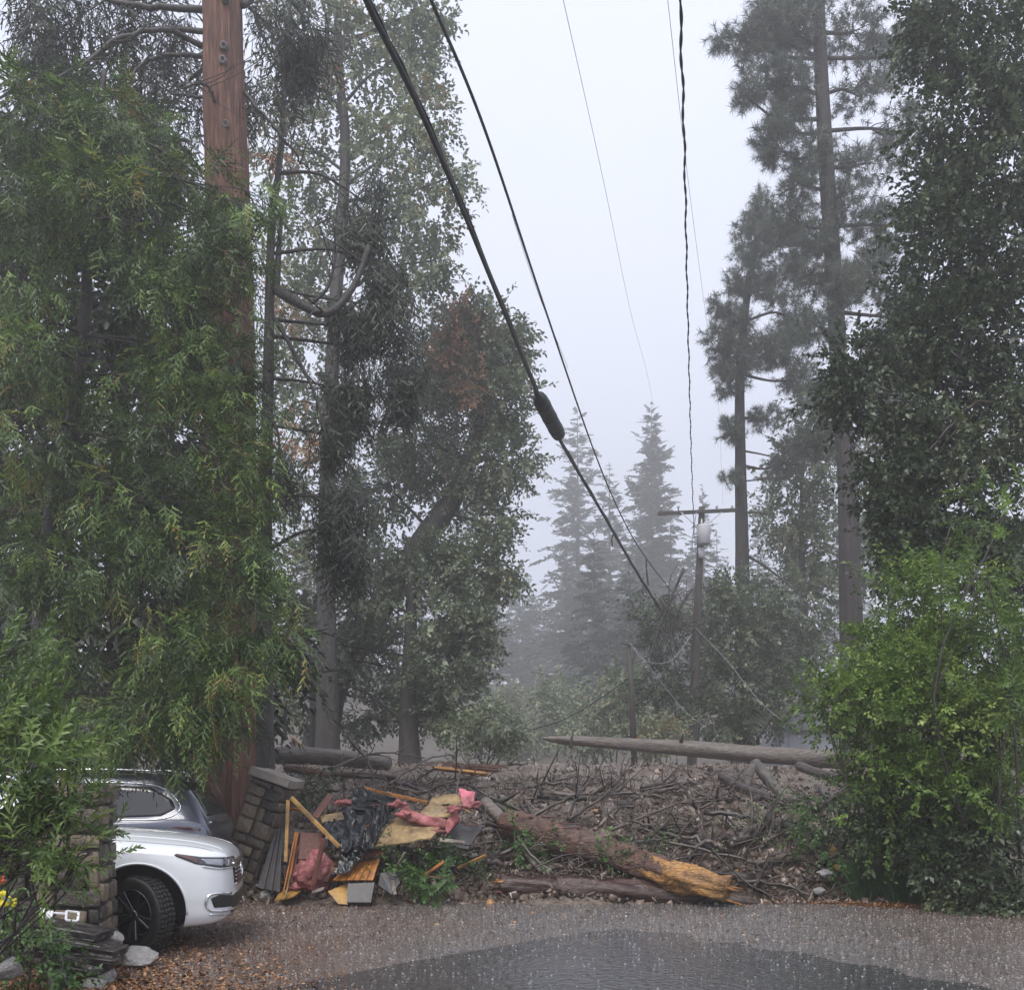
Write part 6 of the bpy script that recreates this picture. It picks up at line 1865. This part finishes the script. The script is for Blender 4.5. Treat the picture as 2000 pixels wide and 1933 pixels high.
# ================================================================== left foreground
t = empty('slab_stack', (-3.9, 8.9, 0)); tag(t, 'stack of dark wet flat slabs leaning below the left pillar', 'slabs')
for k, (a, b_, w, h) in enumerate([((30, 1795, 9.1), (205, 1825, 9.0), .34, .07), ((40, 1815, 9.0), (215, 1848, 8.95), .36, .06), ((50, 1832, 8.9), (236, 1858, 8.9), .34, .07), ((60, 1852, 8.85), (230, 1876, 8.85), .32, .06), ((110, 1868, 8.75), (212, 1890, 8.8), .30, .06)]):
    p, q = at(*a), at(*b_)
    d = (q - p)
    def slabf(bm, L=d.length, w=w, h=h, k=k):
        bmesh.ops.create_cube(bm, size=1)
        for v in bm.verts: v.co = Vector((v.co.x * w, v.co.y * L, v.co.z * h))
        bmesh.ops.subdivide_edges(bm, edges=bm.edges[:], cuts=4, use_grid_fill=True)
        nf = make_noise(90 + k, 3, 1.2, .6)
        for v in bm.verts:
            v.co += Vector((1, .6, .35)) * .028 * float(nf(np.array(v.co) * 2 + k))
        bmesh.ops.bevel(bm, geom=[e for e in bm.edges if e.calc_face_angle(0) > .7], offset=.008, segments=1, affect='EDGES')
    o = bm_obj('slab', slabf, M['slab'], t)
    o.rotation_mode = 'QUATERNION'; o.rotation_quaternion = d.to_track_quat('Y', 'Z'); o.location = (p + q) / 2

t = empty('metal_bracket', tuple(at(112, 1800, 9.0))); tag(t, 'white metal bracket with two square ends lying on the dark slabs', 'bracket')
def frame4(cx, cy, w, h, Y):
    a, b, c, d = at(cx - w, cy - h, Y), at(cx + w, cy - h * .7, Y), at(cx + w * .8, cy + h, Y - .05), at(cx - w * 1.1, cy + h * .8, Y - .05)
    for p, q in ((a, b), (b, c), (c, d), (d, a)):
        beam('frame_bar', p, q, .022, .018, M['white_metal'], t)
frame4(90, 1783, 12, 9, 8.95); frame4(142, 1788, 12, 10, 8.95)
beam('link_bar', at(100, 1782, 8.95), at(131, 1784, 8.95), .03, .02, M['white_metal'], t)
panel('plate', [at(80, 1790, 8.9), at(98, 1790, 8.9), at(98, 1778, 8.95), at(80, 1776, 8.95)], .01, M['white_metal'], t)

# yellow and red flowers at the left edge, coiled hose
def blossom(name, px, py, Y, r_, mat, lab, seed):
    root = empty(name, tuple(at(px, py, Y))); tag(root, lab, 'flower')
    rr = np.random.default_rng(seed)
    for k in range(7):
        g = Geo(); a = k / 7 * 6.28 + rr.uniform(-.2, .2); c = np.array(at(px, py, Y)); d = np.array([math.cos(a), -.5, math.sin(a)]) * r_; s = np.array([-math.sin(a), 0, math.cos(a)]) * r_ * .42
        g.add([c, c + d * .55 + s, c + d * 1.05 + [0, .03, 0], c + d * .55 - s, c + d * .6 + [0, -.03, 0]], None, [[0, 1, 4], [1, 2, 4], [2, 3, 4], [3, 0, 4]]); g.build('petal', mat, root)
    g = Geo(); c = np.array(at(px, py, Y)); tube(g, smooth_path([c, c + [.02, .1, -.2], c + [-.03, .15, -.5]], 8), .012, 6); g.build('stem', M['ivy'], root, True)
blossom('yellow_flower', 8, 1755, 8.6, .085, M['yellow'], 'large yellow flower at the left edge above the dark slabs', 1)
blossom('yellow_flower', 24, 1762, 8.55, .05, M['yellow'], 'small yellow flower beside the large yellow one', 2)
blossom('red_flower', 0, 1718, 8.6, .05, M['red'], 'orange-red flower at the left edge above the yellow ones', 3)
g = Geo(); c = np.array(at(42, 1755, 8.7)); a = np.linspace(0, 6.0, 30)
tube(g, np.stack([c[0] + .065 * np.cos(a), c[1] + .02 * a, c[2] + .085 * np.sin(a)], -1), .011, 8); tag(g.build('green_loop', M['ivy'], None, True), 'looped green stem beside the yellow flowers', 'plant')

bush('ground_cover', 'low green ground cover in front of the dark slabs', [(70, 1860, 60, 30, 8.5, .25), (20, 1830, 40, 40, 8.5, .25), (100, 1885, 50, 26, 8.4, .2), (30, 1780, 40, 16, 8.7, .15, .6)], 'shrub', 'ivy', 70, .8, tint=(.5, .22), base=(-3.95, 8.5), clump=10, clump_r=.08, r0=.008, cat='plant')

# grass clumps on the right verge
def grass_clump(px, py, Y, n, h, spread, lab):
    c = np.array(at(px, py, Y)); X, Yc = c[0], c[1]; z0 = max(gz(X, Yc), 0)
    g = Geo()
    for k in range(n):
        a = rng.uniform(0, 6.28); r_ = spread * rng.uniform() ** .5
        b = np.array([X + math.cos(a) * r_, Yc + math.sin(a) * r_ * .6, z0 - .02])
        l = h * rng.uniform(.5, 1.1); d = np.array([math.cos(a) * rng.uniform(.1, .6) + rng.normal() * .15, math.sin(a) * .3 - .2, 1.])
        s = np.array([.006, .003, 0]) * rng.uniform(.8, 1.8)
        m = b + d * l * .5; tp_ = b + d * l * .82 + np.array([d[0] * .3, d[1] * .3, -.12]) * l
        g.add([b - s, b + s, m + s * .9, m - s * .9, tp_], [[0, 1, 2, 3]], [[3, 2, 4]], float(np.clip(rng.normal(.5, .22), 0, 1)))
    t = empty('grass_clump', (X, Yc, z0)); tag(t, lab, 'grass', 'grass clumps on the right verge')
    g.build('blades', M['grass'], t)['kind'] = 'stuff'


for a in ((1725, 1700, 14.9, 900, .75, .45, 'tallest dark grass clump where the debris meets the right verge'), (1800, 1720, 14.6, 700, .6, .45, 'dark grass clump under the bright shrub'), (1870, 1740, 14.3, 600, .5, .4, 'short grass clump near the right edge'), (1690, 1740, 14.8, 350, .4, .25, 'small grass tuft against the curling branch'), (1950, 1770, 13.8, 400, .4, .35, 'low grass tuft in the right corner shade')):
    grass_clump(*a)

# ================================================================== loose stuff on the road
n = 30000
y = 8.2 + 6.6 * rng.uniform(size=n); x = rng.uniform(-4.5, 7.5, n)
inside = (y < 12.1 - np.abs(x - 1.4) * 1.35)
edge = np.abs(y - (12.1 - np.abs(x - 1.4) * 1.35)) < np.abs(rng.normal(0, .35, n))
keep = ~inside | edge | (rng.uniform(size=n) < .12)
keep &= (rng.uniform(size=n) < np.clip(.35 + .12 * np.abs(x - 1.0), 0, 1))
x, y = x[keep], y[keep]
scatter('gravel', len(x), x, y, 0 * x, .006, .028, M['gravel'], .55, .25, .2, 2.0, lift=.2, kind='grit')
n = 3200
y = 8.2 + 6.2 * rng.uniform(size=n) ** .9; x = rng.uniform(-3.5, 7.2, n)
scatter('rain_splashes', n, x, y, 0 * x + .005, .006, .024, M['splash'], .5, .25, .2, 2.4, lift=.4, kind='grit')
TP['leaf1'] = [norm4(tpl_broad(1, .01, 1.0, .45, 200 + s, .2)) for s in range(5)]
n = 5200
y = 8.2 + rng.exponential(.75, n); x = -3.7 + rng.normal(0, 1.0, n) + .15
k = (x < -1.4 - .35 * (y - 8.2) + rng.normal(0, .35, n)) & (y < 11.5); x, y = x[k], y[k]
scatter('leaf_litter', len(x), x, y, 0 * x + .006, .025, .07, M['fallen_leaf'], .5, .28, .25, 1.2, kind='leaf1', lift=.25)
n = 2600
x = rng.uniform(3.2, 7.5, n); y = 14.55 - .28 * np.clip(x - 4.5, 0, 3) + rng.normal(0, .12, n) + .15 * np.sin(x * 2.1)
scatter('needle_litter', n, x, y, 0 * x + .008, .03, .07, M['fallen_leaf'], .35, .22, .2, 1.2, kind='leaf1', lift=.2)
n = 2600
x = rng.uniform(-4.2, 4, n); y = rng.uniform(11.0, 14.7, n)
scatter('wood_chips', n, x, y, 0 * x, .01, .04, M['litter'], .45, .25, .2, 2.0, lift=.2)
# ================================================================== rain haze
g = Geo()
hv = box_v(470, 262, 72)
g.add(hv, BOXF)
hz = g.build('haze', None)
hz.location = (0, 90, 34.0)
m = bpy.data.materials.new('rain_haze'); m.use_nodes = True
hn = m.node_tree; hn.nodes.clear()
ho = hn.nodes.new('ShaderNodeOutputMaterial'); pv = hn.nodes.new('ShaderNodeVolumePrincipled')
pv.inputs['Color'].default_value = (.73, .72, .70, 1)
pv.inputs['Density'].default_value = 0.0045
pv.inputs['Anisotropy'].default_value = 0.5
hn.links.new(pv.outputs[0], ho.inputs['Volume'])
hz.data.materials.append(m)
tag(hz, kind='stuff')
# every building piece, pillar and wall is a thing of its own
for o in bpy.data.objects:
    if o.parent is None and 'category' in o and 'kind' not in o:
        o['kind'] = 'thing'
